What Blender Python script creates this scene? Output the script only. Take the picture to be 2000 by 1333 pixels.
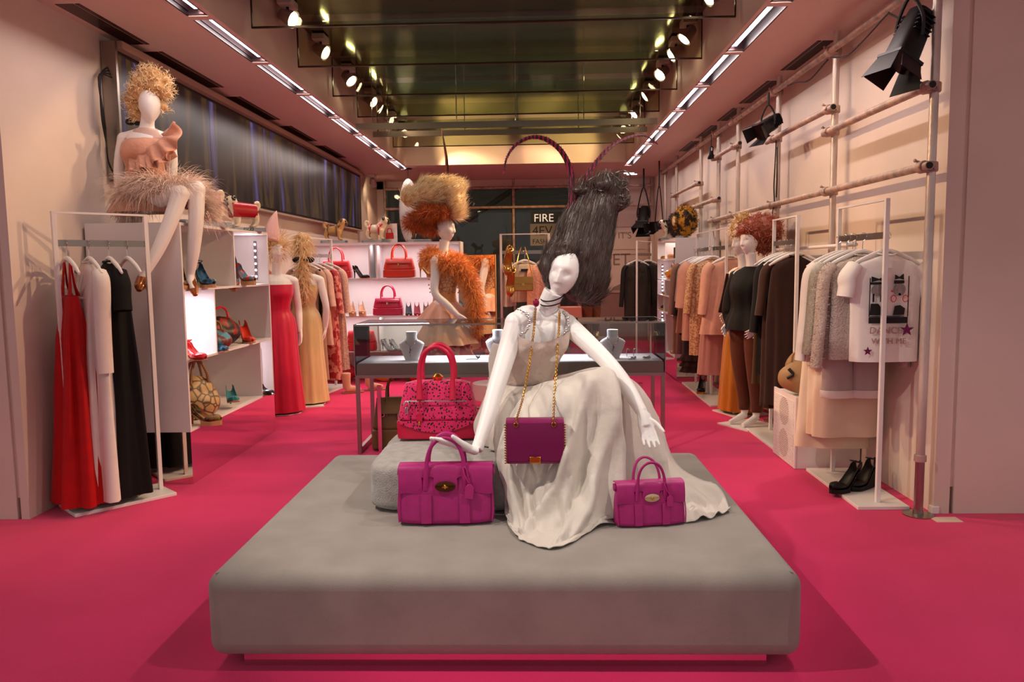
import bpy, bmesh, math, random
import numpy as np
from mathutils import Vector as V, Matrix, noise as mnoise
sc = bpy.context.scene
for o in list(bpy.data.objects): bpy.data.objects.remove(o)
COL = sc.collection
PI = math.pi
R = math.radians
random.seed(7); rng = np.random.default_rng(7)

# ---------------------------------------------------------------- camera
F_PX, PITCH, YAW, ROLL = 1505.75, .0965894, .0300575, .0135926
CAM = V((0, 0, 1.5))
_f = V((-math.sin(YAW)*math.cos(PITCH), math.cos(YAW)*math.cos(PITCH), -math.sin(PITCH)))
_r0 = V((math.cos(YAW), math.sin(YAW), 0)); _d0 = _f.cross(_r0)
_r = _r0*math.cos(ROLL) + _d0*math.sin(ROLL); _d = _d0*math.cos(ROLL) - _r0*math.sin(ROLL)
cd = bpy.data.cameras.new('camera'); cam = bpy.data.objects.new('camera', cd); COL.objects.link(cam)
cd.sensor_width = 36; cd.lens = 36*F_PX/2000; cd.clip_start = .05; cd.clip_end = 100
cam.matrix_world = Matrix(((_r.x, -_d.x, -_f.x, CAM.x), (_r.y, -_d.y, -_f.y, CAM.y), (_r.z, -_d.z, -_f.z, CAM.z), (0, 0, 0, 1)))
sc.camera = cam
def at(u, v, y):
    """world point that stands at depth y on the sight line of a surveyed pixel"""
    d = _f + _r*((u-1000)/F_PX) + _d*((v-666.5)/F_PX)
    return CAM + d*(y/d.y)

# ---------------------------------------------------------------- light and exposure
w = bpy.data.worlds.new('world'); sc.world = w; w.use_nodes = True
w.node_tree.nodes['Background'].inputs[0].default_value = (1, .93, .90, 1)
w.node_tree.nodes['Background'].inputs[1].default_value = .42
sc.view_settings.view_transform = 'Standard'; sc.view_settings.look = 'None'
sc.view_settings.gamma = 1; sc.view_settings.use_curve_mapping = False
sc.view_settings.exposure = 0.14
sc.cycles.max_bounces = 6; sc.cycles.transparent_max_bounces = 12
sc.cycles.glossy_bounces = 4; sc.cycles.transmission_bounces = 4; sc.cycles.diffuse_bounces = 3; sc.cycles.adaptive_threshold = .04
sc.cycles.sample_clamp_indirect = 4; sc.cycles.caustics_reflective = False; sc.cycles.caustics_refractive = False
WARM = (1, .65, .38); NEUT = (1, .86, .80)
def lamp(name, kind, loc, energy, color, target=None, size=.05, spot=60, blend=.5, sy=None, radius=.03):
    l = bpy.data.lights.new(name, kind); l.energy = energy; l.color = color
    if kind == 'SPOT': l.spot_size = R(spot); l.spot_blend = blend; l.shadow_soft_size = radius
    elif kind == 'AREA':
        l.size = size
        if sy: l.shape = 'RECTANGLE'; l.size_y = sy
    else: l.shadow_soft_size = radius
    o = bpy.data.objects.new(name, l); COL.objects.link(o); o.location = loc
    if target is not None:
        o.rotation_euler = (V(target)-V(loc)).to_track_quat('-Z', 'Y').to_euler()
    return o
# strip lights in the two ceiling rows (x, centre y): their tubes are built further down
H = 3.2
STRIP_Y = [4.2 + 1.18*k for k in range(8)]
for k, yy in enumerate(STRIP_Y):
    for xx in (-2.215, 1.615):
        lamp('strip_light', 'AREA', (xx, yy+.545, H+.028), 6.5, (1, .84, .78), (xx, yy+.545, 0), size=.045, sy=.98)
# ---------------------------------------------------------------- helpers
def lin(c):
    if isinstance(c, str):
        c = [int(c[i:i+2], 16)/255 for i in (0, 2, 4)]
    return tuple(((x/12.92) if x <= .04045 else ((x+.055)/1.055)**2.4) for x in c[:3]) + (1,)
MATS = {}
def mat(name, col, rough=.5, metal=0, spec=.5, noise=0, nscale=8, bump=0, bscale=60, emit=None, estr=0, trans=0, alpha=1, col2=None, pattern=None, pscale=10, sheen=0, coat=0, stretch=None, ior=1.45, dist=.01):
    if name in MATS: return MATS[name]
    m = bpy.data.materials.new(name); m.use_nodes = True; MATS[name] = m
    nt = m.node_tree; N = nt.nodes; L = nt.links; b = N['Principled BSDF']
    c = lin(col)
    b.inputs['Base Color'].default_value = c
    b.inputs['Roughness'].default_value = rough; b.inputs['Metallic'].default_value = metal
    b.inputs['Specular IOR Level'].default_value = spec; b.inputs['IOR'].default_value = ior
    if trans: b.inputs['Transmission Weight'].default_value = trans
    if alpha < 1: b.inputs['Alpha'].default_value = alpha
    if sheen: b.inputs['Sheen Weight'].default_value = sheen; b.inputs['Sheen Roughness'].default_value = .4
    if coat: b.inputs['Coat Weight'].default_value = coat; b.inputs['Coat Roughness'].default_value = .08
    if emit: b.inputs['Emission Color'].default_value = lin(emit); b.inputs['Emission Strength'].default_value = estr
    if noise or pattern or bump:
        tc = N.new('ShaderNodeTexCoord'); mp = N.new('ShaderNodeMapping'); L.new(tc.outputs['Object'], mp.inputs[0])
        if stretch: mp.inputs['Scale'].default_value = stretch
    if noise:
        t = N.new('ShaderNodeTexNoise'); t.inputs['Scale'].default_value = nscale; t.inputs['Detail'].default_value = 5
        L.new(mp.outputs[0], t.inputs[0])
        mx = N.new('ShaderNodeMix'); mx.data_type = 'RGBA'
        c2 = lin(col2) if col2 and not pattern else tuple(x*(1-noise) for x in c[:3]) + (1,)
        mx.inputs[6].default_value = c; mx.inputs[7].default_value = c2
        rp = N.new('ShaderNodeMapRange'); rp.inputs[1].default_value = .35; rp.inputs[2].default_value = .68
        L.new(t.outputs[0], rp.inputs[0]); L.new(rp.outputs[0], mx.inputs[0]); L.new(mx.outputs[2], b.inputs['Base Color'])
    if pattern:
        c2 = lin(col2)
        if pattern == 'spots':
            t = N.new('ShaderNodeTexVoronoi'); t.inputs['Scale'].default_value = pscale; L.new(mp.outputs[0], t.inputs[0]); o = t.outputs['Distance']
            nz = N.new('ShaderNodeTexNoise'); nz.inputs['Scale'].default_value = pscale*.7; L.new(mp.outputs[0], nz.inputs[0])
            ad = N.new('ShaderNodeMath'); ad.operation = 'MULTIPLY_ADD'; ad.inputs[1].default_value = .5; L.new(nz.outputs[0], ad.inputs[0]); L.new(o, ad.inputs[2]); o = ad.outputs[0]
            r_ = N.new('ShaderNodeMapRange'); r_.inputs[1].default_value = .57; r_.inputs[2].default_value = .63; r_.inputs[3].default_value = 1; r_.inputs[4].default_value = 0
        elif pattern == 'cells':
            t = N.new('ShaderNodeTexVoronoi'); t.feature = 'DISTANCE_TO_EDGE'; t.inputs['Scale'].default_value = pscale; L.new(mp.outputs[0], t.inputs[0]); o = t.outputs['Distance']
            r_ = N.new('ShaderNodeMapRange'); r_.inputs[1].default_value = .02; r_.inputs[2].default_value = .14; r_.inputs[3].default_value = 1; r_.inputs[4].default_value = 0
        elif pattern == 'waves':
            t = N.new('ShaderNodeTexWave'); t.inputs['Scale'].default_value = pscale; t.inputs['Distortion'].default_value = 3; L.new(mp.outputs[0], t.inputs[0]); o = t.outputs['Fac']
            r_ = N.new('ShaderNodeMapRange'); r_.inputs[1].default_value = .4; r_.inputs[2].default_value = .6
        elif pattern == 'bars':
            t = N.new('ShaderNodeTexWave'); t.bands_direction = 'Z'; t.inputs['Scale'].default_value = pscale; t.inputs['Distortion'].default_value = 1; L.new(mp.outputs[0], t.inputs[0]); o = t.outputs['Fac']
            r_ = N.new('ShaderNodeMapRange'); r_.inputs[1].default_value = .55; r_.inputs[2].default_value = .7
        else:
            t = N.new('ShaderNodeTexNoise'); t.inputs['Scale'].default_value = pscale; t.inputs['Detail'].default_value = 3; L.new(mp.outputs[0], t.inputs[0]); o = t.outputs[0]
            r_ = N.new('ShaderNodeMapRange'); r_.inputs[1].default_value = .47; r_.inputs[2].default_value = .53
        L.new(o, r_.inputs[0])
        mx = N.new('ShaderNodeMix'); mx.data_type = 'RGBA'; mx.inputs[6].default_value = c; mx.inputs[7].default_value = c2
        if b.inputs['Base Color'].is_linked: L.new(b.inputs['Base Color'].links[0].from_socket, mx.inputs[6])
        L.new(r_.outputs[0], mx.inputs[0]); L.new(mx.outputs[2], b.inputs['Base Color'])
    if bump:
        t = N.new('ShaderNodeTexNoise'); t.inputs['Scale'].default_value = bscale; t.inputs['Detail'].default_value = 4
        L.new(mp.outputs[0], t.inputs[0])
        bp = N.new('ShaderNodeBump'); bp.inputs['Strength'].default_value = bump; bp.inputs['Distance'].default_value = dist
        L.new(t.outputs[0], bp.inputs['Height']); L.new(bp.outputs[0], b.inputs['Normal'])
    return m
def cloth(name, col, noise=.12, rough=.8, sheen=.15, **k):
    k.setdefault('bump', .15); k.setdefault('bscale', 200); k.setdefault('nscale', 12)
    return mat(name, col, rough, noise=noise, sheen=sheen, spec=.25, **k)

def WM(o):
    m = Matrix.Identity(4)
    while o is not None:
        m = o.matrix_basis @ m; o = o.parent
    return m
def tag(o, label=None, cat=None, group=None, kind=None):
    if label: o['label'] = label
    if cat: o['category'] = cat
    if group: o['group'] = group
    if kind: o['kind'] = kind
    return o
def thing(name, label, cat, loc=(0, 0, 0), rz=0, group=None, rot=None, scale=None):
    o = bpy.data.objects.new(name, None); COL.objects.link(o); o.empty_display_size = .05
    o.location = loc; o.rotation_euler = rot if rot else (0, 0, rz)
    if scale: o.scale = (scale,)*3 if not hasattr(scale, '__len__') else scale
    return tag(o, label, cat, group)
def dup(root, loc, rz=0, label=None, group=None, scale=None, parent=None, mats=None):
    def cp(o, par):
        c = o.copy(); COL.objects.link(c); c.parent = par
        if mats and o.type == 'MESH' and o.material_slots and o.material_slots[0].material and o.material_slots[0].material.name in mats:
            c.data = o.data.copy(); c.data.materials[0] = mats[o.material_slots[0].material.name]
        for ch in o.children: cp(ch, c)
        return c
    r = cp(root, parent); r.location = loc; r.rotation_euler = (0, 0, rz)
    if scale: r.scale = (scale,)*3 if not hasattr(scale, '__len__') else scale
    if label: r['label'] = label
    if group: r['group'] = group
    return r

def frame(d, up=V((0, 0, 1))):
    d = V(d).normalized()
    if abs(d.dot(up)) > .99: up = V((0, 1, 0)) if abs(d.y) < .9 else V((1, 0, 0))
    x = up.cross(d).normalized(); return x, d.cross(x)
def spline(pts, n):
    """Catmull-Rom through pts (any dimension), n samples"""
    P = np.array([tuple(p) for p in pts], float); m = len(P)
    if m == 2: return [P[0]+(P[1]-P[0])*t for t in np.linspace(0, 1, n)]
    Q = np.vstack([2*P[0]-P[1], P, 2*P[-1]-P[-2]]); out = []
    for s in np.linspace(0, m-1, n):
        i = min(int(s), m-2); t = s-i; a, b, c, d = Q[i:i+4]
        out.append(.5*((2*b)+(c-a)*t+(2*a-5*b+4*c-d)*t*t+(3*b-a-3*c+d)*t**3))
    return out
class MB:
    def __init__(s): s.v = []; s.f = []
    def add(s, vs, fs, M=None):
        o = len(s.v)
        s.v += [tuple(M @ V(p)) for p in vs] if M is not None else [tuple(p) for p in vs]
        s.f += [tuple(i+o for i in f) for f in fs]; return s
    def join(s, other, M=None): return s.add(other.v, other.f, M)
    def box(s, c, d, rz=0, M=None, taper=None):
        x, y, z = (k/2 for k in d); t = taper or (1, 1)
        vs = [(-x, -y, -z), (x, -y, -z), (x, y, -z), (-x, y, -z), (-x*t[0], -y*t[1], z), (x*t[0], -y*t[1], z), (x*t[0], y*t[1], z), (-x*t[0], y*t[1], z)]
        T = Matrix.Translation(c) @ Matrix.Rotation(rz, 4, 'Z')
        if M is not None: T = M @ T
        return s.add(vs, [(3, 2, 1, 0), (4, 5, 6, 7), (0, 1, 5, 4), (1, 2, 6, 5), (2, 3, 7, 6), (3, 0, 4, 7)], T)
    def b2(s, a, b):
        return s.box([(p+q)/2 for p, q in zip(a, b)], [abs(q-p) for p, q in zip(a, b)])
    def rings(s, R_, closed=True, cap=True, wrap=False):
        n = len(R_[0]); o = len(s.v)
        for r in R_: s.v += [tuple(p) for p in r]
        m = len(R_); k = n if closed else n-1
        for i in range(m if wrap else m-1):
            i2 = (i+1) % m
            for j in range(k):
                j2 = (j+1) % n
                s.f.append((o+i*n+j, o+i*n+j2, o+i2*n+j2, o+i2*n+j))
        if cap and closed and not wrap:
            s.f.append(tuple(o+j for j in reversed(range(n)))); s.f.append(tuple(o+(m-1)*n+j for j in range(n)))
        return s
    def tube(s, pts, r, seg=8, n=None, cap=True, closed=False, flat=1, up=V((0, 0, 1))):
        """r: number or list along pts (round) ; flat squashes the second axis"""
        rr = list(r) if hasattr(r, '__len__') else [r]*len(pts)
        if n:
            sp = spline([tuple(p)+(q,) for p, q in zip(pts, rr)], n); pts = [V(q[:3]) for q in sp]; rr = [max(q[3], 1e-4) for q in sp]
        pts = [V(p) for p in pts]; m = len(pts); R_ = []; x = None
        for i in range(m):
            if closed: d = pts[(i+1) % m]-pts[i-1]
            else: d = pts[min(i+1, m-1)]-pts[max(i-1, 0)]
            if d.length < 1e-9: d = V((0, 0, 1))
            d.normalize()
            if x is None: x, y = frame(d, up)
            else:
                x = (x-d*x.dot(d)).normalized(); y = d.cross(x)
            R_.append([pts[i]+(x*math.cos(2*PI*j/seg)+y*math.sin(2*PI*j/seg)*flat)*rr[i] for j in range(seg)])
        return s.rings(R_, cap=cap, wrap=closed)
    def lathe(s, prof, seg=24, c=(0, 0, 0), sx=1, sy=1, M=None, cap=True):
        R_ = [[V((c[0]+r*math.cos(2*PI*j/seg)*sx, c[1]+r*math.sin(2*PI*j/seg)*sy, c[2]+z)) for j in range(seg)] for r, z in prof]
        if M is not None: R_ = [[M @ p for p in r] for r in R_]
        return s.rings(R_, cap=cap)
    def ell(s, c, r, seg=16, rg=10, M=None, fn=None):
        r = r if hasattr(r, '__len__') else (r,)*3
        R_ = []
        for i in range(1, rg):
            t = PI*i/rg-PI/2
            R_.append([V((math.cos(t)*math.cos(2*PI*j/seg), math.cos(t)*math.sin(2*PI*j/seg), math.sin(t))) for j in range(seg)])
        o = len(s.v); T = Matrix.Translation(c)
        if M is not None: T = T @ M
        g = lambda p: T @ V(fn(V((p.x*r[0], p.y*r[1], p.z*r[2]))) if fn else V((p.x*r[0], p.y*r[1], p.z*r[2])))
        s.rings([[g(p) for p in q] for q in R_], cap=False)
        a = len(s.v); s.v += [tuple(g(V((0, 0, -1)))), tuple(g(V((0, 0, 1))))]
        e = o+(rg-2)*seg
        for j in range(seg):
            s.f.append((a, o+(j+1) % seg, o+j)); s.f.append((a+1, e+j, e+(j+1) % seg))
        return s
    def sheet(s, G, t=0):
        """G rows x cols of points ; t thickness along the local normal"""
        A = np.array([[tuple(p) for p in r] for r in G], float)
        if t:
            du = np.gradient(A, axis=1); dv = np.gradient(A, axis=0); nn = np.cross(du, dv); l = np.linalg.norm(nn, axis=2, keepdims=True); l[l == 0] = 1; nn /= l
            m, n = A.shape[:2]; o = len(s.v)
            s.v += [tuple(p) for p in (A+nn*t/2).reshape(-1, 3)] + [tuple(p) for p in (A-nn*t/2).reshape(-1, 3)]
            k = m*n
            for i in range(m-1):
                for j in range(n-1):
                    a = o+i*n+j; s.f.append((a, a+1, a+n+1, a+n)); s.f.append((a+k, a+n+k, a+n+1+k, a+1+k))
            rim = [j for j in range(n)] + [i*n+n-1 for i in range(1, m)] + [(m-1)*n+j for j in range(n-2, -1, -1)] + [i*n for i in range(m-2, 0, -1)]
            for p, q in zip(rim, rim[1:]+rim[:1]): s.f.append((o+p, o+p+k, o+q+k, o+q))
            return s
        return s.rings([list(r) for r in A], closed=False, cap=False)
    def prism(s, poly, h, M=None, z0=0):
        n = len(poly); T = M if M is not None else Matrix.Identity(4)
        return s.add([(x, y, z0) for x, y in poly]+[(x, y, z0+h) for x, y in poly], [tuple(reversed(range(n))), tuple(range(n, 2*n))]+[(j, (j+1) % n, n+(j+1) % n, n+j) for j in range(n)], T)
    def mesh(s, name, smooth=True, ang=40):
        me = bpy.data.meshes.new(name); me.from_pydata(s.v, [], s.f); me.validate(clean_customdata=False)
        bm = bmesh.new(); bm.from_mesh(me); bmesh.ops.recalc_face_normals(bm, faces=bm.faces)
        if smooth:
            for f in bm.faces: f.smooth = True
            if ang < 180:
                for e in bm.edges:
                    if len(e.link_faces) == 2 and e.calc_face_angle(0) > R(ang): e.smooth = False
        bm.to_mesh(me); bm.free(); return me
    def build(s, name, m, parent=None, world=False, smooth=True, ang=40, bevel=0, bseg=2, sub=0, label=None, kind=None):
        if world and parent is not None:
            I = WM(parent).inverted(); s.v = [tuple(I @ V(p)) for p in s.v]
        o = bpy.data.objects.new(name, s.mesh(name, smooth, ang)); COL.objects.link(o); o.parent = parent
        if m: o.data.materials.append(m)
        if bevel:
            b = o.modifiers.new('b', 'BEVEL'); b.width = bevel; b.segments = bseg; b.limit_method = 'ANGLE'; b.angle_limit = R(35)
        if sub:
            b = o.modifiers.new('s', 'SUBSURF'); b.levels = b.render_levels = sub
        if label: o['label'] = label
        if kind: o['kind'] = kind
        return o
def solid(name, mb, m, parent=None, voxel=.008, it=6, fac=.5, world=False, label=None):
    """fuse the shapes of mb into one continuous skin"""
    me = mb.mesh('tmp'); t = bpy.data.objects.new('tmp', me); COL.objects.link(t)
    r = t.modifiers.new('r', 'REMESH'); r.mode = 'VOXEL'; r.voxel_size = voxel; r.use_smooth_shade = True
    s_ = t.modifiers.new('s', 'SMOOTH'); s_.iterations = it; s_.factor = fac
    dg = bpy.context.evaluated_depsgraph_get(); me2 = bpy.data.meshes.new_from_object(t.evaluated_get(dg), depsgraph=dg)
    bpy.data.objects.remove(t); bpy.data.meshes.remove(me); me2.name = name
    if world and parent is not None: me2.transform(WM(parent).inverted())
    o = bpy.data.objects.new(name, me2); COL.objects.link(o); o.parent = parent
    me2.materials.clear(); me2.materials.append(m)
    me2.polygons.foreach_set('use_smooth', [True]*len(me2.polygons))
    if label: o['label'] = label
    return o
def sample(me, n, zmin=None, keep=None):
    """n random points and normals on a mesh"""
    me.calc_loop_triangles(); k = len(me.loop_triangles)
    tri = np.zeros(k*3, int); me.loop_triangles.foreach_get('vertices', tri); tri = tri.reshape(-1, 3)
    co = np.zeros(len(me.vertices)*3); me.vertices.foreach_get('co', co); co = co.reshape(-1, 3)
    a, b, c = co[tri[:, 0]], co[tri[:, 1]], co[tri[:, 2]]; nn = np.cross(b-a, c-a); ar = np.linalg.norm(nn, axis=1); nn /= np.maximum(ar, 1e-12)[:, None]
    idx = rng.choice(k, n, p=ar/ar.sum()); u, v = rng.random(n), rng.random(n); fl = u+v > 1; u[fl] = 1-u[fl]; v[fl] = 1-v[fl]
    p = a[idx]+(b-a)[idx]*u[:, None]+(c-a)[idx]*v[:, None]; q = nn[idx]
    if keep is not None:
        m_ = keep(p); p, q = p[m_], q[m_]
    return p, q
def strands(name, P, D, L, wd, m, parent=None, k=5, grav=.3, curl=0, jit=.25, world=False, label=None, twist=3):
    """hair, fur or feather barbs: tapered ribbons rooted at P growing along D"""
    n = len(P); P = np.array(P, float); D = np.array(D, float)+rng.normal(0, jit, (n, 3)); D /= np.linalg.norm(D, axis=1)[:, None]
    L = np.array(L if hasattr(L, '__len__') else [L]*n)*rng.uniform(.7, 1.15, n)
    side = np.cross(D, rng.normal(0, 1, (n, 3))); side /= np.maximum(np.linalg.norm(side, axis=1), 1e-9)[:, None]
    pts = []; cur = P.copy(); d = D.copy(); ph = rng.uniform(0, 6.28, n); b2 = np.cross(D, side)
    for i in range(k):
        pts.append(cur.copy()); cur = cur+d*(L/(k-1))[:, None]
        d = d+np.array([0, 0, -grav/(k-1)])
        if curl: d = d+(side*np.cos(ph+i*twist)[:, None]+b2*np.sin(ph+i*twist)[:, None])*curl
        d /= np.linalg.norm(d, axis=1)[:, None]
    vs = np.zeros((n, k, 2, 3))
    for i in range(k):
        ww = wd*(1-.85*(i/(k-1))**1.5)/2
        vs[:, i, 0] = pts[i]-side*ww; vs[:, i, 1] = pts[i]+side*ww
    vs = vs.reshape(-1, 3)
    if world and parent is not None:
        I = np.array(WM(parent).inverted()); vs = vs @ I[:3, :3].T + I[:3, 3]
    base = (np.arange(n)*k*2)[:, None, None]; st = (np.arange(k-1)*2)[None, :, None]
    F = (base+st+np.array([0, 1, 3, 2])[None, None, :]).reshape(-1, 4)
    me = bpy.data.meshes.new(name); me.vertices.add(len(vs)); me.vertices.foreach_set('co', vs.ravel())
    me.loops.add(F.size); me.loops.foreach_set('vertex_index', F.ravel())
    me.polygons.add(len(F)); me.polygons.foreach_set('loop_start', np.arange(len(F))*4); me.polygons.foreach_set('loop_total', np.full(len(F), 4))
    me.update(calc_edges=True); me.materials.append(m)
    o = bpy.data.objects.new(name, me); COL.objects.link(o); o.parent = parent; o['kind'] = 'stuff'
    if label: o['label'] = label
    return o
def struct(name, mb, m, parent=None, bevel=0, smooth=False, **k):
    o = mb.build(name, m, parent, smooth=smooth, bevel=bevel, **k)
    if parent is None: o['kind'] = 'structure'
    return o
def noise3(p, s=1): return mnoise.noise(V((p[0]*s, p[1]*s, p[2]*s)))
# ---------------------------------------------------------------- the room
M_wall = mat('wall_paint', 'dccabd', .55, noise=.05, nscale=3, bump=.05, bscale=40)
M_ceil = mat('ceiling_paint', 'dac4ba', .6, noise=.03, nscale=2)
M_floor = mat('pink_carpet', 'e82a6c', .9, noise=.25, nscale=1.2, bump=.4, bscale=350, spec=.15, sheen=.2, col2='d81f60')
M_white = mat('white_lacquer', 'ece6e2', .35, noise=.03, nscale=4)
M_dark = mat('dark_void', '181212', .6)
M_chrome = mat('chrome', 'd8d4d0', .12, 1)
M_steel = mat('brushed_steel', 'a49c94', .32, 1, noise=.15, nscale=30, stretch=(1, 1, 30))
M_mirror = mat('mirror', 'e8e0dc', .02, 1)
M_black = mat('black_metal', '121011', .45, .3)
M_blackp = mat('black_plastic', '141214', .4)
M_gold = mat('gold', 'd9a648', .22, 1)
M_silver = mat('silver', 'd6d2d0', .2, 1)
M_cable = mat('cable_rubber', '17120f', .6)
def glassmat(name, tint, alpha, rough=.02):
    m = bpy.data.materials.new(name); m.use_nodes = True; nt = m.node_tree; N = nt.nodes; L = nt.links
    for n in list(N): N.remove(n)
    o = N.new('ShaderNodeOutputMaterial'); t = N.new('ShaderNodeBsdfTransparent'); g = N.new('ShaderNodeBsdfGlossy'); f = N.new('ShaderNodeFresnel'); mx = N.new('ShaderNodeMixShader')
    t.inputs[0].default_value = lin(tint); g.inputs[1].default_value = rough; f.inputs[0].default_value = 1.45
    ad = N.new('ShaderNodeMath'); ad.operation = 'ADD'; ad.inputs[1].default_value = alpha; ad.use_clamp = True
    L.new(f.outputs[0], ad.inputs[0]); L.new(ad.outputs[0], mx.inputs[0]); L.new(t.outputs[0], mx.inputs[1]); L.new(g.outputs[0], mx.inputs[2]); L.new(mx.outputs[0], o.inputs[0])
    MATS[name] = m; return m
M_glass = glassmat('clear_glass', 'f2f6f2', .0)
M_fin = glassmat('ceiling_glass', 'e6ead8', .03)
M_edge = mat('glass_edge', '3a241c', .2, .2)
M_roof = mat('dark_ceiling_glass', 'a8a488', .12, 1, noise=.25, nscale=1.5)
M_acryl = mat('acrylic', 'cfd6dc', .05, 0, trans=.7, spec=.6)

XL, XR, YB = -3.1, 2.36, 15.4
struct('floor', MB().b2((-6, -4, -.05), (6, 19, 0)), M_floor)
struct('wall_left', MB().b2((XL-.12, 4.71, 0), (XL, YB, H+.6)), M_wall)
struct('wall_right', MB().b2((XR, 4.71, 0), (XR+.12, YB, H+.6)), M_wall)
# front returns beside the entrance: jamb, shadow gap, flush panel
struct('wall_front_left', MB().b2((-3.15, 4.5, 0), (XL+.001, 4.72, H)).b2((-3.175, 4.515, .13), (-3.15, 4.7, H)).b2((-7, 4.5, 0), (-3.175, 4.7, H)), M_wall)
struct('wall_front_right', MB().b2((XR-.001, 4.54, 0), (2.45, 4.72, H)).b2((2.45, 4.553, .16), (2.475, 4.7, H)).b2((2.475, 4.54, 0), (7, 4.72, H)), M_wall)
# ceiling: two side slabs with openings for the strip lights, the soffit behind the coffer
def cslab(x0, x1, t0, t1):
    mb = MB()
    lo, hi = min(x0, x1), max(x0, x1)
    for a, b in ((lo, t0), (t1, hi)): mb.b2((a, 1, H), (b, YB, H+.04))
    ys = [1.0]+[q for yy in STRIP_Y for q in (yy, yy+1.1)]+[YB]
    for a, b in zip(ys[0::2], ys[1::2]): mb.b2((t0, a, H), (t1, b, H+.04))
    return mb
struct('ceiling', cslab(-7, -2.13, -2.31, -2.165), M_ceil)
struct('ceiling_right', cslab(1.53, 7, 1.56, 1.71), M_ceil)
struct('ceiling_soffit', MB().b2((-2.13, 13.05, H), (1.53, YB, H+.04)), M_ceil)
ZT = 3.74
struct('coffer_wall_left', MB().b2((-2.17, 1, H+.04), (-2.13, 13.05, ZT)), M_ceil)
struct('coffer_wall_right', MB().b2((1.53, 1, H+.04), (1.57, 13.05, ZT)), M_ceil)
struct('coffer_wall_back', MB().b2((-2.13, 13.05, H+.04), (1.53, 13.1, ZT)), M_ceil)
struct('coffer_ceiling', MB().b2((-2.2, 1, ZT), (1.6, 13.1, ZT+.03)), M_roof)
# strip lights
M_tube = mat('strip_tube', 'ffffff', .4, emit='ffeef0', estr=9)
M_trough = mat('trough_black', '1a1012', .4, .3); M_refl = mat('trough_reflector', '4a3436', .3, .6)
def strip(x0, x1, xt):
    t = thing('strip_light', '', 'light')
    L_ = 1.09
    MB().b2((x0+.002, .005, H+.001), (x0+.012, L_, H+.09)).b2((x1-.012, .005, H+.001), (x1-.002, L_, H+.09)).b2((x0, 0, H+.08), (x1, L_, H+.1)).build('housing', M_trough, t, smooth=False)
    MB().b2((x0+.012, .006, H+.03), (x0+.02, L_-.006, H+.08)).b2((x0+.012, 0.01, H+.07), (x1-.012, L_-.01, H+.078)).b2((x0+.012, .006, H+.01), (x1-.012, .012, H+.078)).b2((x0+.012, L_-.012, H+.01), (x1-.012, L_-.006, H+.078)).build('reflector', M_refl, t, smooth=False)
    MB().b2((xt-.022, .05, H+.03), (xt+.022, L_-.05, H+.06)).build('tube', M_tube, t, smooth=False)
    return t
ORD = ['nearest', 'second', 'third', 'fourth', 'fifth', 'sixth', 'seventh', 'eighth', 'ninth', 'tenth']
tl = strip(-2.31, -2.165, -2.215); tr = strip(1.56, 1.71, 1.615)
vis = STRIP_Y
for k, yy in enumerate(vis):
    for j, (b, side) in enumerate(((tl, 'left'), (tr, 'right'))):
        o = b if k == 0 else dup(b, (0, 0, 0))
        o.location = (0, yy, 0)
        n = len(vis)-k
        o['label'] = 'bright recessed strip light, %s from the back end of the %s ceiling row' % (['first', 'second', 'third', 'fourth', 'fifth', 'sixth', 'seventh', 'eighth'][n-1], side)
        o['group'] = 'ceiling strip lights'
# slot diffusers in the ceiling along both walls
for sd, x, ys in (('left', -2.9, [(5.0, 5.9), (6.1, 7.3), (7.7, 8.9), (9.3, 10.4), (10.8, 12.0)]), ('right', 2.2, [(6.2, 7.1), (7.5, 8.5), (8.75, 9.5), (9.8, 10.75), (11.0, 11.95)])):
    for k, (a, b) in enumerate(ys):
        t = tag(MB().b2((x-.0, a, H-.004), (x+.03, b, H+.002)).b2((x-.13 if sd == 'left' else x+.04, a, H-.002), (x-.01 if sd == 'left' else x+.13, b, H+.002)).build('ceiling_vent', M_trough if sd == 'right' else M_edge, smooth=False),
                'dark slot vent in the ceiling along the %s wall, %s from the front' % (sd, ORD[k].replace('nearest', 'first')), 'vent', 'ceiling slot vents')
# hanging glass fins across the coffer
for k, yy in enumerate([4.75, 5.95, 7.1, 8.3, 9.45, 10.65, 11.8]):
    t = thing('glass_fin', 'hanging glass fin across the ceiling coffer, %s from the front' % ORD[k].replace('nearest', 'first'), 'glass panel', (-.3, yy, 3.31), group='ceiling glass fins')
    MB().b2((-1.8, -.006, .012), (1.8, .006, .40)).build('pane', M_glass if k % 2 else M_fin, t, smooth=False)
    MB().b2((-1.8, -.009, 0), (1.8, .009, .013)).b2((-1.809, -.008, 0), (-1.8, .008, .40)).b2((1.8, -.008, 0), (1.809, .008, .40)).build('edge', M_edge, t, smooth=False)
# steel hanging bars below the coffer
for k, (yy, z, x0, x1, lb) in enumerate(((9.3, 3.14, -2.1, 1.46, 'nearer and longer flat steel bar hung across the coffer'), (10.4, 3.235, -2.12, 1.5, 'farther flat steel bar hung across the coffer'))):
    t = thing('steel_bar', lb, 'bar', (0, yy, z), group='hung steel bars')
    MB().b2((x0, -.012, 0), (x1, .012, .07)).build('bar', M_steel, t, smooth=False)
    for xx in (x0+.2, -.9, -.2, .6, x1-.2):
        MB().tube([(xx, 0, .07), (xx, 0, ZT-z)], .006, 6).build('hanger_rod', M_chrome, t)
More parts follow.
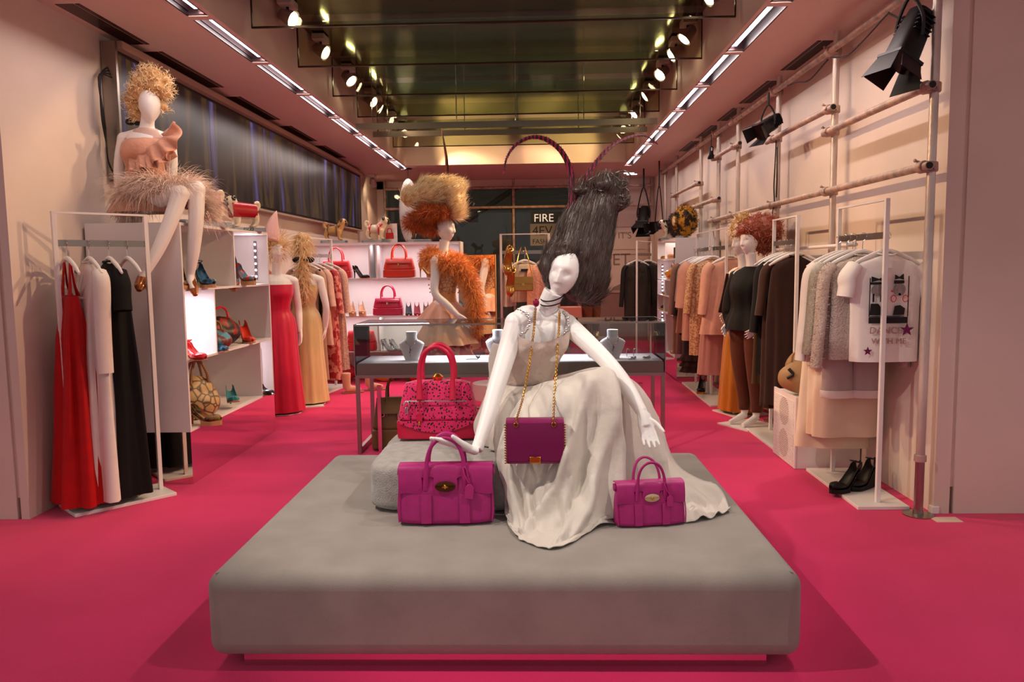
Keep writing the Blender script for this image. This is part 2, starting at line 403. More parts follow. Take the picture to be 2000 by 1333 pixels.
# track spotlights on both flanks of the coffer
M_lens = mat('lit_lens', 'fff2d8', .2, emit='ffe2b0', estr=30); M_can = mat('spot_can', 'b9b0a8', .3, .7)
def spot_thing(loc, tgt, label, energy, spot=55, lampon=True, col=WARM):
    t = thing('track_spotlight', label, 'spotlight', loc, group='coffer track spotlights')
    MB().b2((-.06, -.1, .02), (.06, .1, .075)).build('adapter', M_white, t, smooth=False, bevel=.006)
    d = (V(tgt)-V(loc)); d = V((d.x, d.y, d.z)).normalized()
    q = d.to_track_quat('Z', 'Y').to_matrix().to_4x4(); Mx = Matrix.Translation((0, 0, -.06)) @ q
    MB().tube([(0, 0, .03), (.0, 0, -.03)], .012, 8).build('neck', M_black, t)
    h = MB().lathe([(.02, -.09), (.045, -.07), (.055, -.02), (.07, .05), (.075, .06), (.064, .055)], 14, M=Mx).build('head', M_can, t)
    MB().lathe([(.001, .05), (.06, .054), (.05, .066), (.001, .07)], 14, M=Mx).build('lens', M_lens, t)
    if lampon:
        lamp('spot', 'SPOT', V(loc)+V((0, 0, -.06))+d*.09, energy, col, tgt, spot=spot, blend=.6, radius=.035)
    return t
SP_L = [(5.2, (2.3, 5.0, 1.1)), (6.6, (2.3, 5.7, 1.3)), (7.6, (2.2, 6.9, 1.2)), (8.7, (1.5, 7.3, 0)), (9.85, (2.2, 8.6, 1.1)), (10.25, (2.3, 11.4, 1.4)), (12.2, (1.2, 15, 1.4)), (11.3, (-.9, 13.05, 3.45))]
SP_R = [(5.0, (-3.0, 4.9, 1.1)), (6.3, (-2.7, 5.5, 1.5)), (7.35, (-1.75, 7.2, 0)), (7.95, (-2.5, 7.8, 1.0)), (8.75, (-.8, 7.4, 1.5)), (9.8, (-2.2, 9.9, 1.1)), (10.9, (-1.6, 10.2, .9)), (12.3, (-2.9, 14, 1.8)), (11.3, (.4, 13.05, 3.45))]
for k, (yy, tg) in enumerate(SP_L):
    spot_thing((-2.03, yy, 3.655), tg, 'track spotlight on the left flank of the coffer, %s from the front' % ORD[k].replace('nearest', 'first'), 205 if k < 7 else 260, 46)
for k, (yy, tg) in enumerate(SP_R):
    spot_thing((1.43, yy, 3.655), tg, 'track spotlight on the right flank of the coffer, %s from the front' % ORD[k].replace('nearest', 'first'), 215 if k < 8 else 260, 46)
KEY = (1, .88, .79)
for k, (x, y, tg, e) in enumerate(((-2.03, 2.3, (-.1, 3.7, 1.0), 210), (1.43, 2.3, (.1, 3.6, 1.0), 110), (-2.03, 3.4, (.3, 3.6, .4), 85), (1.43, 3.5, (-.5, 3.6, .4), 85))):
    spot_thing((x, y, 3.655), tg, 'track spotlight over the entrance aimed at the platform, %s pair, %s side' % ('front' if k < 2 else 'rear', 'left' if x < 0 else 'right'), e, 60, col=KEY)
# back of the shop: glazed wall on the left, poster wall on the right, a street facade behind the glass, with sides and lid added to block world light
struct('wall_back', MB().b2((.86, YB, 0), (XR+.12, YB+.1, H)).b2((XL-.1, YB, 3.05), (.86, YB+.1, H+.05)).b2((XL-.1, YB, 0), (-2.97, YB+.1, H)), M_wall)
struct('street_box', MB().b2((-7, 18.6, 0), (7, 18.7, 5)).b2((-7, YB+.1, 0), (-6.9, 18.6, 5)).b2((6.9, YB+.1, 0), (7, 18.6, 5)).b2((-7, YB+.11, 4.2), (7, 18.6, 4.3)), mat('street_box_grey', '6d6f66', .8, noise=.35, nscale=.9))
wb = struct('window_1', MB().b2((-2.97, YB+.04, 0), (-2.93, YB+.1, 3.05)).b2((.82, YB+.04, 0), (.86, YB+.1, 3.05)), mat('window_metal', '4a3c34', .4, .5))
for k in range(3):
    x0 = -2.93+k*1.25
    MB().b2((x0, YB+.06, .05), (x0+1.24, YB+.072, 3.05)).build('pane', M_glass, wb, smooth=False)
for x in (-1.685, -.435):
    MB().b2((x-.012, YB+.05, 0), (x+.012, YB+.08, 3.05)).build('mullion', MATS['window_metal'], wb, smooth=False)
# ---------------------------------------------------------------- platform and cushion
M_felt = mat('grey_felt', '9d958d', .95, noise=.16, nscale=5, bump=.35, bscale=500, spec=.1, sheen=.25)
M_felt2 = mat('grey_plush', 'b0aca6', .95, noise=.25, nscale=22, bump=.6, bscale=160, spec=.1, sheen=.4)
M_seam = mat('felt_seam', '7d736c', .95)
PZ = .375
t = thing('platform', 'large low grey felt display platform in the middle of the pink floor', 'platform', (-.135, 3.66, 0))
MB().b2((-1.105, -.94, .05), (1.105, .94, PZ)).build('upholstery', M_felt, t, bevel=.06, bseg=6)
MB().b2((-.985, -.885, 0), (.985, .885, .052)).build('plinth', M_mirror, t, smooth=False)
for sx in (-1, 1):
    for sy in (-1, 1):
        MB().tube([(sx*1.07, sy*.905, PZ-.006), (sx*.2, sy*.15, PZ+.0005)], .0022, 5).build('seam', M_seam, t)
def blob(name, a, b, m, parent, ex=6, seg=40, rg=24, puff=0, nz=0):
    c = [(p+q)/2 for p, q in zip(a, b)]; h = [(q-p)/2 for p, q in zip(a, b)]
    def fn(p):
        q = V((p.x/h[0], p.y/h[1], p.z/h[2])); l = (abs(q.x)**ex+abs(q.y)**ex+abs(q.z)**ex)**(1/ex); q = q/l
        k = 1+puff*(1-q.x**2)*(1-q.y**2)
        r = V((q.x*h[0], q.y*h[1], q.z*h[2]*k))
        if nz: r += r.normalized()*nz*noise3(r, 9)
        return r
    mb = MB(); mb.ell(c, h, seg, rg, fn=fn); return mb.build(name, m, parent, ang=180)
cu = thing('cushion', 'grey plush block cushion on the platform under the leopard bag', 'cushion', (-.23, 3.85, PZ))
blob('cushion_body', (-.555, -.43, .0), (.57, .43, .232), M_felt2, cu, ex=9, seg=72, rg=40, nz=.006)
# ---------------------------------------------------------------- figures: shared anatomy
M_skin = mat('mannequin_white', 'f3efec', .42, spec=.4)
def head_mb(mb, c, M=None, s=1, face=1, seg=56, rg=44):
    """mannequin head: faces -Y, crown +Z"""
    g = lambda x, z, cx, cz, wx, wz: math.exp(-((x-cx)/wx)**2-((z-cz)/wz)**2)
    def fn(p):
        x, y, z = p
        if z < 0:
            k = -z/.12; x *= 1-.42*k**1.6; y = y*(1-.22*k) - .012*k
        else: x *= 1+.05*z/.12
        if y < 0 and face:
            ax = abs(x)
            y += .013*g(ax, z, .032, .012, .018, .016) - .006*g(x, z, 0, .045, .05, .018)
            nz = max(0, min(1, (.03-z)/.065)) if z > -.04 else 0
            y -= (.006+.02*nz)*math.exp(-(x/(.0085+.006*nz))**2)*(1 if -.036 < z < .03 else 0)
            y -= .009*g(x, z, 0, -.064, .02, .0045) + .009*g(x, z, 0, -.077, .017, .005) - .005*g(x, z, 0, -.0705, .02, .0025)
            y -= .008*g(x, z, 0, -.108, .02, .016)
            y -= .004*g(ax, z, .04, -.03, .02, .025)
        return V((x*s, y*s, z*s))
    mb.ell(c, (.076, .096, .122), seg, rg, M=M, fn=fn); return mb
def hand_mb(mb, W, d, n, s=1, curl=.15, side=1, spread=.12, thumb=.75):
    """W wrist, d towards the fingertips, n out of the back of the hand, side: thumb along +/- (d x n)"""
    W = V(W); d = V(d).normalized(); n = V(n); n = (n-d*n.dot(d)).normalized(); w_ = d.cross(n)*side
    for k, o in enumerate((-.026, -.009, .009, .026)):
        mb.tube([W-d*.01*s+w_*o*.7*s, W+d*.045*s+w_*o*s, W+d*.09*s+w_*o*1.1*s], [.017*s, .0155*s, .011*s], 8, flat=.8)
    for k, (o, l) in enumerate(((.031, .072), (.011, .082), (-.010, .077), (-.030, .06))):
        q = W+d*.082*s+w_*o*s; e = (d+w_*o*spread*28).normalized(); cv = 0; pts = [q]; rr = [.0105*s]
        for j in range(3):
            cv += curl*(1+.2*j); q = q+(e*math.cos(cv)-n*math.sin(cv))*l*s*(.42, .32, .26)[j]; pts.append(q); rr.append((.0092, .0083, .0062)[j]*s)
        mb.tube(pts, rr, 8)
        mb.ell(pts[-1], .0062*s, 8, 6)
    b = W+d*.022*s+w_*.022*s; e = (d*.72+w_*thumb-n*.12).normalized(); e2 = (d*.9+w_*thumb*.55-n*.25).normalized()
    mb.tube([b, b+e*.04*s, b+e*.04*s+e2*.05*s], [.016*s, .0125*s, .008*s], 8, n=7); mb.ell(b+e*.04*s+e2*.05*s, .008*s, 8, 6)
    return mb
UPY = V((0, 1, 0))
# ---------------------------------------------------------------- the seated figure on the platform
hero = thing('mannequin', 'white mannequin seated on the grey platform with towering dark wig', 'mannequin', (.05, 3.85, PZ))
mb = MB()
mb.tube([at(1045, 800, 3.93), at(1030, 745, 3.88), at(1042, 700, 3.84), at(1055, 655, 3.83), at(1060, 632, 3.83), at(1063, 613, 3.83)], [.15, .115, .125, .135, .12, .05], 24, n=22, flat=.72, up=UPY)
mb.tube([at(1060, 625, 3.83), at(1068, 600, 3.81), at(1082, 570, 3.79)], [.062, .05, .052], 16, n=8)
SL, SR = at(1008, 632, 3.78), at(1108, 634, 3.86)
mb.tube([at(1060, 624, 3.83), at(1030, 618, 3.80), SL], [.07, .066, .056], 14, n=8, flat=.85)
mb.tube([at(1060, 624, 3.83), at(1088, 622, 3.84), SR], [.07, .064, .052], 14, n=8, flat=.85)
for q in (at(1030, 684, 3.765), at(1076, 686, 3.775)): mb.ell(q, (.055, .045, .055), 14, 10)
EL, WL = at(966, 768, 3.58), at(935, 868, 3.40)
mb.tube([SL, at(990, 690, 3.72), EL, at(955, 808, 3.51), WL], [.055, .048, .041, .038, .027], 16, n=26)
mb.ell(SL, .058, 14, 10)
hand_mb(mb, at(926, 881, 3.375), at(836, 853, 3.335)-at(928, 882, 3.375), (.12, -.25, -1), 1.26, -.03, 1, .2, .6)
mb.tube([WL, at(931, 880, 3.38)], [.029, .027], 12)
ER, WR = at(1192, 714, 3.60), at(1254, 806, 3.45)
mb.tube([SR, at(1150, 672, 3.74), ER, at(1225, 758, 3.53), WR], [.05, .044, .038, .036, .027], 16, n=26)
mb.ell(SR, .052, 14, 10)
WD = at(1274, 880, 3.37)-at(1258, 814, 3.435)
hand_mb(mb, at(1258, 814, 3.435), WD, (-.15, 1, .1), .92, .1, 1, .1, .8)
mb.tube([WR-(WR-ER).normalized()*.02, at(1257, 812, 3.44), at(1258, 814, 3.435)+WD*.3], [.029, .027, .024], 12, n=6, flat=.85)
# thighs and shins below the skirt
for a, b, c in ((at(1010, 805, 3.95), at(985, 850, 3.66), at(1010, 960, 3.62)), (at(1075, 800, 3.95), at(1180, 762, 3.58), at(1180, 980, 3.50))):
    mb.tube([a, (a+b)/2+V((0, 0, .01)), b], [.095, .085, .06], 14, n=10); mb.tube([b, (b+c)/2, c], [.058, .05, .034], 12, n=8)
HR = Matrix.Rotation(R(17), 4, 'Y') @ Matrix.Rotation(R(-14), 4, 'Z') @ Matrix.Rotation(R(8), 4, 'X')
HC = at(1101, 535, 3.80)
head_mb(mb, HC, HR, .98)
solid('body', mb, M_skin, hero, voxel=.0038, it=5, fac=.5, world=True)
# wig
M_wig = mat('wig_dark', '433632', .38, noise=.5, nscale=30, col2='6a5d58', spec=.6, bump=.5, bscale=40, stretch=(1, 1, .25))
M_wig2 = mat('wig_grey', '54463f', .32, spec=.6)
hb = MB()
rows = [(592, 1140, 22), (575, 1134, 46), (555, 1129, 58), (530, 1128, 62), (505, 1128, 63), (478, 1136, 60), (450, 1143, 57), (425, 1151, 53), (402, 1160, 47), (385, 1166, 38), (374, 1170, 18)]
RG = []
for v, u, hw in rows:
    c = at(u, v, 3.915); q = at(u+hw, v, 3.915); r = (q-c).length
    RG.append([c+V((math.cos(a)*r, math.sin(a)*min(r*.92, .15), math.cos(a)*r*.12*-1)) for a in np.linspace(0, 2*PI, 28, endpoint=False)])
hb.rings(RG)
for u, v, y, rx, ry, rz in ((1192, 372, 3.90, .078, .07, .062), (1178, 362, 3.86, .05, .05, .04), (1205, 395, 3.88, .045, .05, .05), (1135, 372, 3.86, .05, .035, .022), (1072, 545, 3.80, .03, .04, .045), (1066, 522, 3.79, .03, .045, .05), (1076, 500, 3.80, .04, .05, .05), (1100, 494, 3.79, .06, .055, .03), (1140, 500, 3.81, .045, .06, .05), (1150, 545, 3.83, .05, .06, .08)):
    hb.ell(at(u, v, y), (rx, ry, rz), 16, 12)
wig = solid('wig', hb, M_wig, hero, voxel=.007, it=5, world=True)
P_, N_ = sample(wig.data, 11000)
ax = np.array((at(1175, 390, 3.9)-at(1128, 560, 3.9)).normalized()); D_ = ax[None, :]*(.9+.1*rng.random((len(P_), 1))) - N_*(N_ @ ax)[:, None]*.95 - N_*.02
strands('wig_strands', P_+N_*.001, D_, .08, .0019, M_wig2, wig, k=5, grav=0.0, jit=.06, curl=.05)
cr = MB()
for k in range(70):
    a = random.uniform(0, 6.28); c = at(1192+random.uniform(-26, 26), 372+random.uniform(-24, 24), 3.86+random.uniform(-.02, .05)); r = random.uniform(.02, .05)
    cr.tube([c+V((math.cos(a+q*.5)*r, random.uniform(-.02, 0)-.012*q*0, math.sin(a+q*.5)*r*.8)) for q in range(7)], [.003, .004, .004, .004, .004, .003, .001], 5)
cr.build('bun_strands', M_wig2, wig, world=True, kind='stuff')
# pheasant feathers
M_fe = mat('feather_magenta', '8a1238', .5, pattern='waves', col2='1c0a0e', pscale=16, spec=.4)
M_fe2 = mat('feather_barb', '6b1430', .6)
def feather(name, pts, w0, w1, parent, m, mb2, n=60, barb=True):
    sp = [V(q) for q in spline([tuple(p) for p in pts], n)]
    up = V((0, -1, 0)); G = []; f = MB()
    for i, p in enumerate(sp):
        d = (sp[min(i+1, n-1)]-sp[max(i-1, 0)]).normalized(); s_ = d.cross(up).normalized(); s_ = (s_+up*.35).normalized()
        ww = w0+(w1-w0)*(i/(n-1))**.8
        if i < 4: ww *= .5+.125*i
        G.append([p+s_*ww*c+up*(.15*ww*(1-c*c)) for c in (-1, -.5, 0, .5, 1)])
    f.sheet(G, .0015); o = f.build(name, m, parent, world=True)
    MB().tube([p+up*.002 for p in sp], [.0028*(1-.8*i/n) for i in range(n)], 5).build('quill', M_black, o, world=True)
    Pp = []; Dp = []; Ls = []
    for k in range(900 if barb else 300):
        i = random.randrange(2, n-2); c = random.choice((-1, 1)); g = G[i]; d = (sp[i+1]-sp[i-1]).normalized()
        Pp.append(tuple(g[2+c])); Dp.append(tuple((g[2+c]-g[2]).normalized()*.55+d)); Ls.append(.025*(1-.6*i/n))
    strands('barbs', Pp, Dp, Ls, .002, mb2, o, k=3, grav=.1, jit=.12, world=True)
    return o
feather('feather', [at(1104, 472, 3.86), at(1112, 430, 3.86), at(1117, 385, 3.86), at(1114, 335, 3.86), at(1098, 298, 3.85), at(1070, 274, 3.84), at(1040, 268, 3.83), at(1010, 281, 3.82), at(991, 306, 3.81), at(983, 340, 3.8)], .024, .003, hero, M_fe, M_fe2)
feather('feather', [at(1100, 480, 3.88), at(1120, 405, 3.88), at(1142, 352, 3.9), at(1170, 310, 3.92), at(1200, 281, 3.95), at(1236, 266, 3.98), at(1262, 266, 4.0), at(1285, 282, 4.02)], .018, .002, hero, M_fe, M_fe2)
# choker cords
ck = MB()
for dv, k in ((0, 1.0), (9, 1.06)):
    c = at(1079, 578+dv, 3.795); ck.tube([c+V((math.cos(a)*.058*k, math.sin(a)*.06*k, math.cos(a)*.012-math.sin(a)*-.022)) for a in np.linspace(0, 2*PI, 28, endpoint=False)], .0032, 6, closed=True)
ck.build('choker', M_black, hero, world=True)
# bodice
M_satin = mat('cream_satin', 'd6cdc2', .55, noise=.1, nscale=6, sheen=.3, spec=.35, bump=.2, bscale=18, dist=.02)
M_bod = mat('cream_bodice', 'd2bfb2', .6, noise=.12, nscale=7, sheen=.3, spec=.3, bump=.6, bscale=14, dist=.03)
sp = spline([(*at(1036, 765, 3.91), .135), (*at(1030, 742, 3.875), .128), (*at(1040, 705, 3.83), .134), (*at(1051, 680, 3.80), .150), (*at(1055, 660, 3.80), .152)], 22)
RG = []
for i, q in enumerate(sp):
    c = V(q[:3]); f_ = i/21; ring = []
    for a in np.linspace(0, 2*PI, 72, endpoint=False):
        r = q[3]*(1+.025*math.sin(a*5+f_*6)*f_+.02*math.sin(a*11-f_*9)); rr = .71+.14*max(0, f_-.35)*(1 if math.sin(a) < 0 else 0)
        z = 0
        if i > 15: z = (i-15)/6*(.035*abs(math.cos(a))**1.3 - (.016 if math.sin(a) < 0 else -.05)*(1-abs(math.cos(a))) )
        ring.append(c+V((math.cos(a)*r, math.sin(a)*r*rr, z)))
    RG.append(ring)
MB().rings(RG, cap=False).build('bodice', M_bod, hero, world=True, ang=180)
gl = thing('x', '', '') if False else None
jb = MB()
for pl in ([at(1012, 604, 3.73), at(1027, 611, 3.70), at(1034, 628, 3.69), at(1029, 645, 3.69), at(1016, 656, 3.71)], [at(1101, 610, 3.80), at(1108, 622, 3.79), at(1109, 640, 3.78), at(1099, 655, 3.77)]):
    for q in spline([tuple(p) for p in pl], 26):
        jb.ell(V(q)+V((random.uniform(-.004, .004), random.uniform(-.004, 0), random.uniform(-.004, .004))), random.uniform(.0045, .0075), 7, 5)
jb.build('jewelled_straps', M_silver, hero, world=True, kind='stuff')
# tucked blouse tail behind the left arm
G = [[at(u+du*c, v+c*6, y) for c in np.linspace(0, 1, 6)] for (u, v, y, du) in ((962, 668, 3.86, 22), (955, 690, 3.85, 28), (952, 715, 3.84, 32), (958, 742, 3.83, 30), (946, 758, 3.82, 34))]
MB().sheet(G, .004).build('sash', M_satin, hero, world=True, sub=1)
# ---------------------------------------------------------------- skirt, draped over the knees and out onto the platform
NODE = [
 [(972, 748, 3.93), (984, 752, 3.85), (1005, 755, 3.80), (1030, 756, 3.78), (1056, 752, 3.80), (1076, 745, 3.85), (1086, 738, 3.92), (1090, 735, 4.0)],
 [(948, 772, 3.97), (955, 782, 3.80), (985, 785, 3.68), (1030, 780, 3.63), (1080, 752, 3.65), (1130, 733, 3.70), (1165, 724, 3.85), (1180, 722, 4.0)],
 [(931, 812, 3.95), (942, 832, 3.74), (982, 838, 3.52), (1040, 826, 3.46), (1100, 772, 3.47), (1176, 727, 3.50), (1232, 745, 3.74), (1252, 768, 3.98)],
 [(934, 850, 3.93), (952, 872, 3.74), (982, 895, 3.42), (1040, 905, 3.39), (1108, 860, 3.38), (1190, 808, 3.43), (1254, 815, 3.66), (1290, 842, 3.95)],
 [(940, 866, 3.92), (962, 888, 3.76), (988, 950, 3.37), (1042, 965, 3.33), (1112, 945, 3.30), (1195, 900, 3.38), (1268, 885, 3.60), (1322, 905, 3.90)],
 [(945, 872, 3.93), (968, 893, 3.78), (1000, 1000, 3.32), (1045, 1015, 3.24), (1115, 1005, 3.20), (1198, 975, 3.33), (1285, 935, 3.58), (1368, 938, 3.82)],
 [(950, 876, 3.95), (970, 896, 3.80), (998, 1026, 3.27), (1036, 1050, 3.12), (1112, 1052, 3.09), (1190, 1008, 3.32), (1318, 975, 3.52), (1404, 960, 3.72)],
 [(955, 880, 3.97), (972, 899, 3.82), (996, 1036, 3.22), (1030, 1064, 3.04), (1095, 1077, 2.98), (1192, 1022, 3.26), (1356, 1024, 3.29), (1426, 1004, 3.42)]]
A = np.array([[tuple(at(*q)) for q in r] for r in NODE])
NU, NV = 120, 120
B = np.array([[s for s in spline(A[:, j], NV)] for j in range(8)]).transpose(1, 0, 2)
C_ = np.array([spline(B[i], NU) for i in range(NV)])
du = np.gradient(C_, axis=1); dv = np.gradient(C_, axis=0); nn = np.cross(du, dv); nn /= np.linalg.norm(nn, axis=2, keepdims=True)
if nn[60, 60, 1] > 0: nn = -nn
cu_, rv = np.meshgrid(np.linspace(0, 7, NU), np.linspace(0, 7, NV))
amp = np.clip((rv-.2)/3, 0, 1)
fold = lambda q: 1-np.abs(np.sin(q))**.8*1.6
amp = amp*(1-.45*np.clip((rv-6.2)/.8, 0, 1))
disp = amp*(.026*fold(cu_*3.1+.45*np.sin(rv*1.1)+.4)+.015*fold(cu_*5.7+rv*.35+1.3)+.006*np.sin(cu_*19+rv*.9+np.sin(rv*2)))
def ridge(p, q, wd, h):
    global disp
    p, q = np.array(p, float), np.array(q, float); d = q-p; l2 = d @ d
    s_ = np.clip(((cu_-p[0])*d[0]+(rv-p[1])*d[1])/l2, 0, 1); e = np.hypot(cu_-(p[0]+s_*d[0]), rv-(p[1]+s_*d[1]))
    disp = disp+h*np.exp(-(e/wd)**2)*np.sin(np.clip(s_*.9+.1, 0, 1)*PI)**.6
for p, q, wd, h in (((4.6, 2.2), (2.6, 5.9), .15, .05), ((5.1, 2.2), (4.0, 6.4), .16, .055), ((5.0, 2.0), (5.0, 6.2), .14, .045), ((3.9, 2.6), (2.5, 4.4), .14, -.03), ((4.75, 3.0), (3.3, 6.2), .13, -.04), ((5.35, 2.4), (5.5, 6), .14, -.04), ((2.3, 3.2), (2.5, 6.3), .12, .03), ((2.9, 3.4), (3.1, 6.0), .11, -.02), ((6.0, 2.2), (6.2, 5.8), .15, .02), ((1.2, .3), (.7, 3.2), .16, .018), ((1.7, .3), (1.4, 3.4), .14, -.018), ((2.2, .6), (2.0, 3.0), .14, .014), ((3.3, .2), (4.6, 1.2), .13, .014), ((2.1, 5.9), (3.0, 6.3), .13, .035), ((6.3, 5.2), (6.6, 7), .12, .025), ((5.7, 5.4), (6.0, 7), .12, .02), ((6.8, 5), (7, 7), .1, .02), ((3.6, 5.5), (3.9, 7), .2, .012)):
    ridge(p, q, wd, h)
S_ = C_+nn*disp[:, :, None]
for i in range(NV):
    for j in range(NU):
        x, y, z = S_[i, j]
        zz = PZ+.006
        if -.80 < x < .36 and y > 3.43: zz = PZ+.24
        if z < zz: S_[i, j, 2] = zz+.004*abs(math.sin(j*.55))+.006*max(0, math.sin(j*.23+i*.15))+(.02*abs(math.sin(j*.42+i*.04))**3 if j > 88 else 0)
MB().sheet(S_, .004).build('skirt', M_satin, hero, world=True, ang=180)
# ---------------------------------------------------------------- bags
M_plum = mat('magenta_leather', 'ac2070', .42, noise=.12, nscale=25, bump=.12, bscale=300, spec=.45)
M_plumd = mat('plum_leather', '7c1150', .36, noise=.08, nscale=10, bump=.06, bscale=300, spec=.5)
M_leop = mat('leopard_hide', 'da1f60', .7, pattern='spots', col2='1c0810', pscale=85, stretch=(1, 1, .8), sheen=.3)
M_redl = mat('raspberry_leather', 'c4103c', .4, noise=.1, nscale=20, bump=.1, bscale=250)
def bagbody(mb, w, d, h, wt, dt, n=28, ex=5, sag=0, z0=0):
    """soft trapezoid bag: base w x d, top wt x dt"""
    Rg = []
    for i in range(17):
        f_ = i/16; k = 1-abs(2*f_-1)**12*.06; e = 1-.25*(1 if i in (0, 16) else 0)
        ww = (w+(wt-w)*f_+.05*w*math.sin(f_*PI)*sag)*k*e/2; dd = (d+(dt-d)*f_+.25*d*math.sin(f_*PI)*sag)*k*e/2
        Rg.append([V((math.copysign(abs(math.cos(a))**(2/ex), math.cos(a))*ww, math.copysign(abs(math.sin(a))**(2/ex), math.sin(a))*dd, z0+h*f_)) for a in np.linspace(0, 2*PI, n*2, endpoint=False)])
    return mb.rings(Rg)
def satchel(label, loc, rz, s, handle_tilt=(0, 0), lockm=None):
    t = thing('handbag', label, 'handbag', loc, rz, scale=s, group='magenta satchels on the platform')
    W, D, Hh = .46, .17, .27
    bagbody(MB(), W, D, Hh, W*.92, D*.42, sag=.3).build('body', M_plum, t, ang=180)
    # front flap: three tongues
    fl = MB(); n = 46; G = []
    for i in range(15):
        f_ = i/14; row = []
        for j in range(n):
            c = -1+2*j/(n-1); x = c*W*.485
            long_ = .122 + (.012 if abs(c) < .28 else 0)
            s_ = f_*(long_+.06)
            if s_ < .06: y, z = .042-s_*1.35, Hh+.006+.004*math.sin(s_/.06*PI)
            else:
                q = s_-.06; y, z = -.040-.17*q-.006*math.sin(q/long_*PI), Hh+.004-q
            if abs(abs(c)-.375) < .10 and f_ > .62: y += .02; z += .03
            row.append((x*(1-.015*f_), y, z+.004*math.sin(j*.4)*f_))
        G.append(row)
    fl.sheet(G, .006).build('flap', M_plum, t)
    # vertical straps, running into the handles
    for sx in (-1, 1):
        x = sx*W*.195
        st = MB(); G = []
        for i in range(16):
            f_ = i/15; z = Hh*.56-f_*Hh*.50
            y = -(D/2+(D*.42/2-D/2)*(z/Hh)) - .0115*math.sin(z/Hh*PI)*.8-.004
            G.append([(x+c*.024, y-.002*(1-abs(c)), z) for c in (-1, -.6, 0, .6, 1)])
        st.sheet(G, .005).build('strap', M_plum, t)
    for yy, tl_ in ((-.05, handle_tilt[0]), (.045, handle_tilt[1])):
        pts = [(-.105, yy, Hh*.62), (-.1, yy-.004, Hh*.85), (-.092, yy+tl_*.25, Hh+.05), (-.06, yy+tl_*.7, Hh+.115), (0, yy+tl_, Hh+.14), (.06, yy+tl_*.7, Hh+.115), (.092, yy+tl_*.25, Hh+.05), (.1, yy-.004, Hh*.85), (.105, yy, Hh*.62)]
        pts = [(px_*(.9), py_, pz_) for px_, py_, pz_ in pts]
        if yy > 0: pts = pts[1:-1]
        MB().tube(pts, [.019, .013, .0095, .009, .009, .009, .0095, .013, .019][:len(pts)] if yy < 0 else [.011, .009, .009, .009, .009, .009, .011], 10, n=34, flat=.8).build('handle', M_plum, t)
    lk = MB().lathe([(.001, .0), (.034, 0), (.036, .003), (.03, .006), (.001, .007)], 24, M=Matrix.Translation((0, -.071, Hh-.082)) @ Matrix.Rotation(R(90), 4, 'X') @ Matrix.Scale(1.35, 4, (1, 0, 0)) @ Matrix.Scale(.72, 4, (0, 1, 0))).build('lock_plate', lockm or mat('dark_bronze', '5b3a22', .25, 1), t)
    MB().ell((0, -.081, Hh-.082), (.007, .006, .011), 10, 8).b2((-.014, -.083, Hh-.086), (.014, -.078, Hh-.08)).build('turn_lock', M_gold, lk)
    tg_ = MB(); tg_.prism([(-.02, -.065), (.022, -.065), (.022, -.01), (.006, .004), (-.006, .004), (-.02, -.01)], .006, M=Matrix.Translation((.115, -.078, Hh-.075)) @ Matrix.Rotation(R(82), 4, 'X') @ Matrix.Rotation(R(-6), 4, 'Z'))
    tg_.build('luggage_tag', M_plum, t, bevel=.002)
    MB().tube([(.115, -.073, Hh-.07), (.108, -.068, Hh-.04), (.1, -.062, Hh-.005), (.085, -.06, Hh+.005), (.092, -.075, Hh-.03), (.112, -.08, Hh-.066)], .004, 6, n=20).build('tag_loop', M_plum, t)
    # side gussets folded in
    for sx in (-1, 1):
        MB().tube([(sx*W*.468, -.02, Hh*.98), (sx*W*.482, 0, Hh*.86), (sx*W*.475, .02, Hh*.98)], .012, 8, n=12).build('gusset_fold', M_plum, t)
        MB().tube([(sx*W*.475, -.075, .02), (sx*W*.485, -.066, Hh*.3), (sx*W*.478, -.05, Hh*.6), (sx*W*.462, -.04, Hh*.86)], .004, 6, n=16).build('piping', M_plum, t)
    return t
satchel('large magenta leather satchel with dark oval lock at the left front of the platform', (-.40, 3.335, PZ), R(2), .93, (.015, .03))
satchel('small magenta leather satchel with pale oval lock beside the trailing skirt', (.487, 3.29, PZ), R(9), .68, (-.0, .05), mat('pale_gold', 'e0c9a0', .3, 1))
# plum flap bag on the chain
pb = thing('shoulder_bag', 'plum flap bag with gold chain hanging from the seated mannequin', 'handbag', at(1045, 863, 3.34))
w_, h_ = .257, .19
bm_ = MB().b2((-w_/2, -.03, -h_/2), (w_/2, .035, h_/2)); bm_.build('body', M_plumd, pb, bevel=.012, bseg=3)
fl = MB(); G = []
for i in range(14):
    f_ = i/13; s_ = f_*(.07+h_*.93)
    if s_ < .07: y, z = .035-s_, h_/2+.004
    else: y, z = -.036-.004*math.sin((s_-.07)/(h_*.93)*PI), h_/2+.004-(s_-.07)
    if .055 < s_ < .085: z -= .004; 
    G.append([(c*w_*.492, y, z) for c in np.linspace(-1, 1, 16)])
fl.sheet(G, .006).build('flap', M_plumd, pb)
lk = MB().b2((-.024, -.046, -h_*.46), (.024, -.036, -h_*.30)).build('lock_plate', M_gold, pb, bevel=.003)
MB().prism([(-.008, .008), (.008, .008), (.005, -.002), (0, -.008), (-.005, -.002)], .006, M=Matrix.Translation((0, -.046, -h_*.345)) @ Matrix.Rotation(R(90), 4, 'X')).build('lock_catch', M_gold, lk)
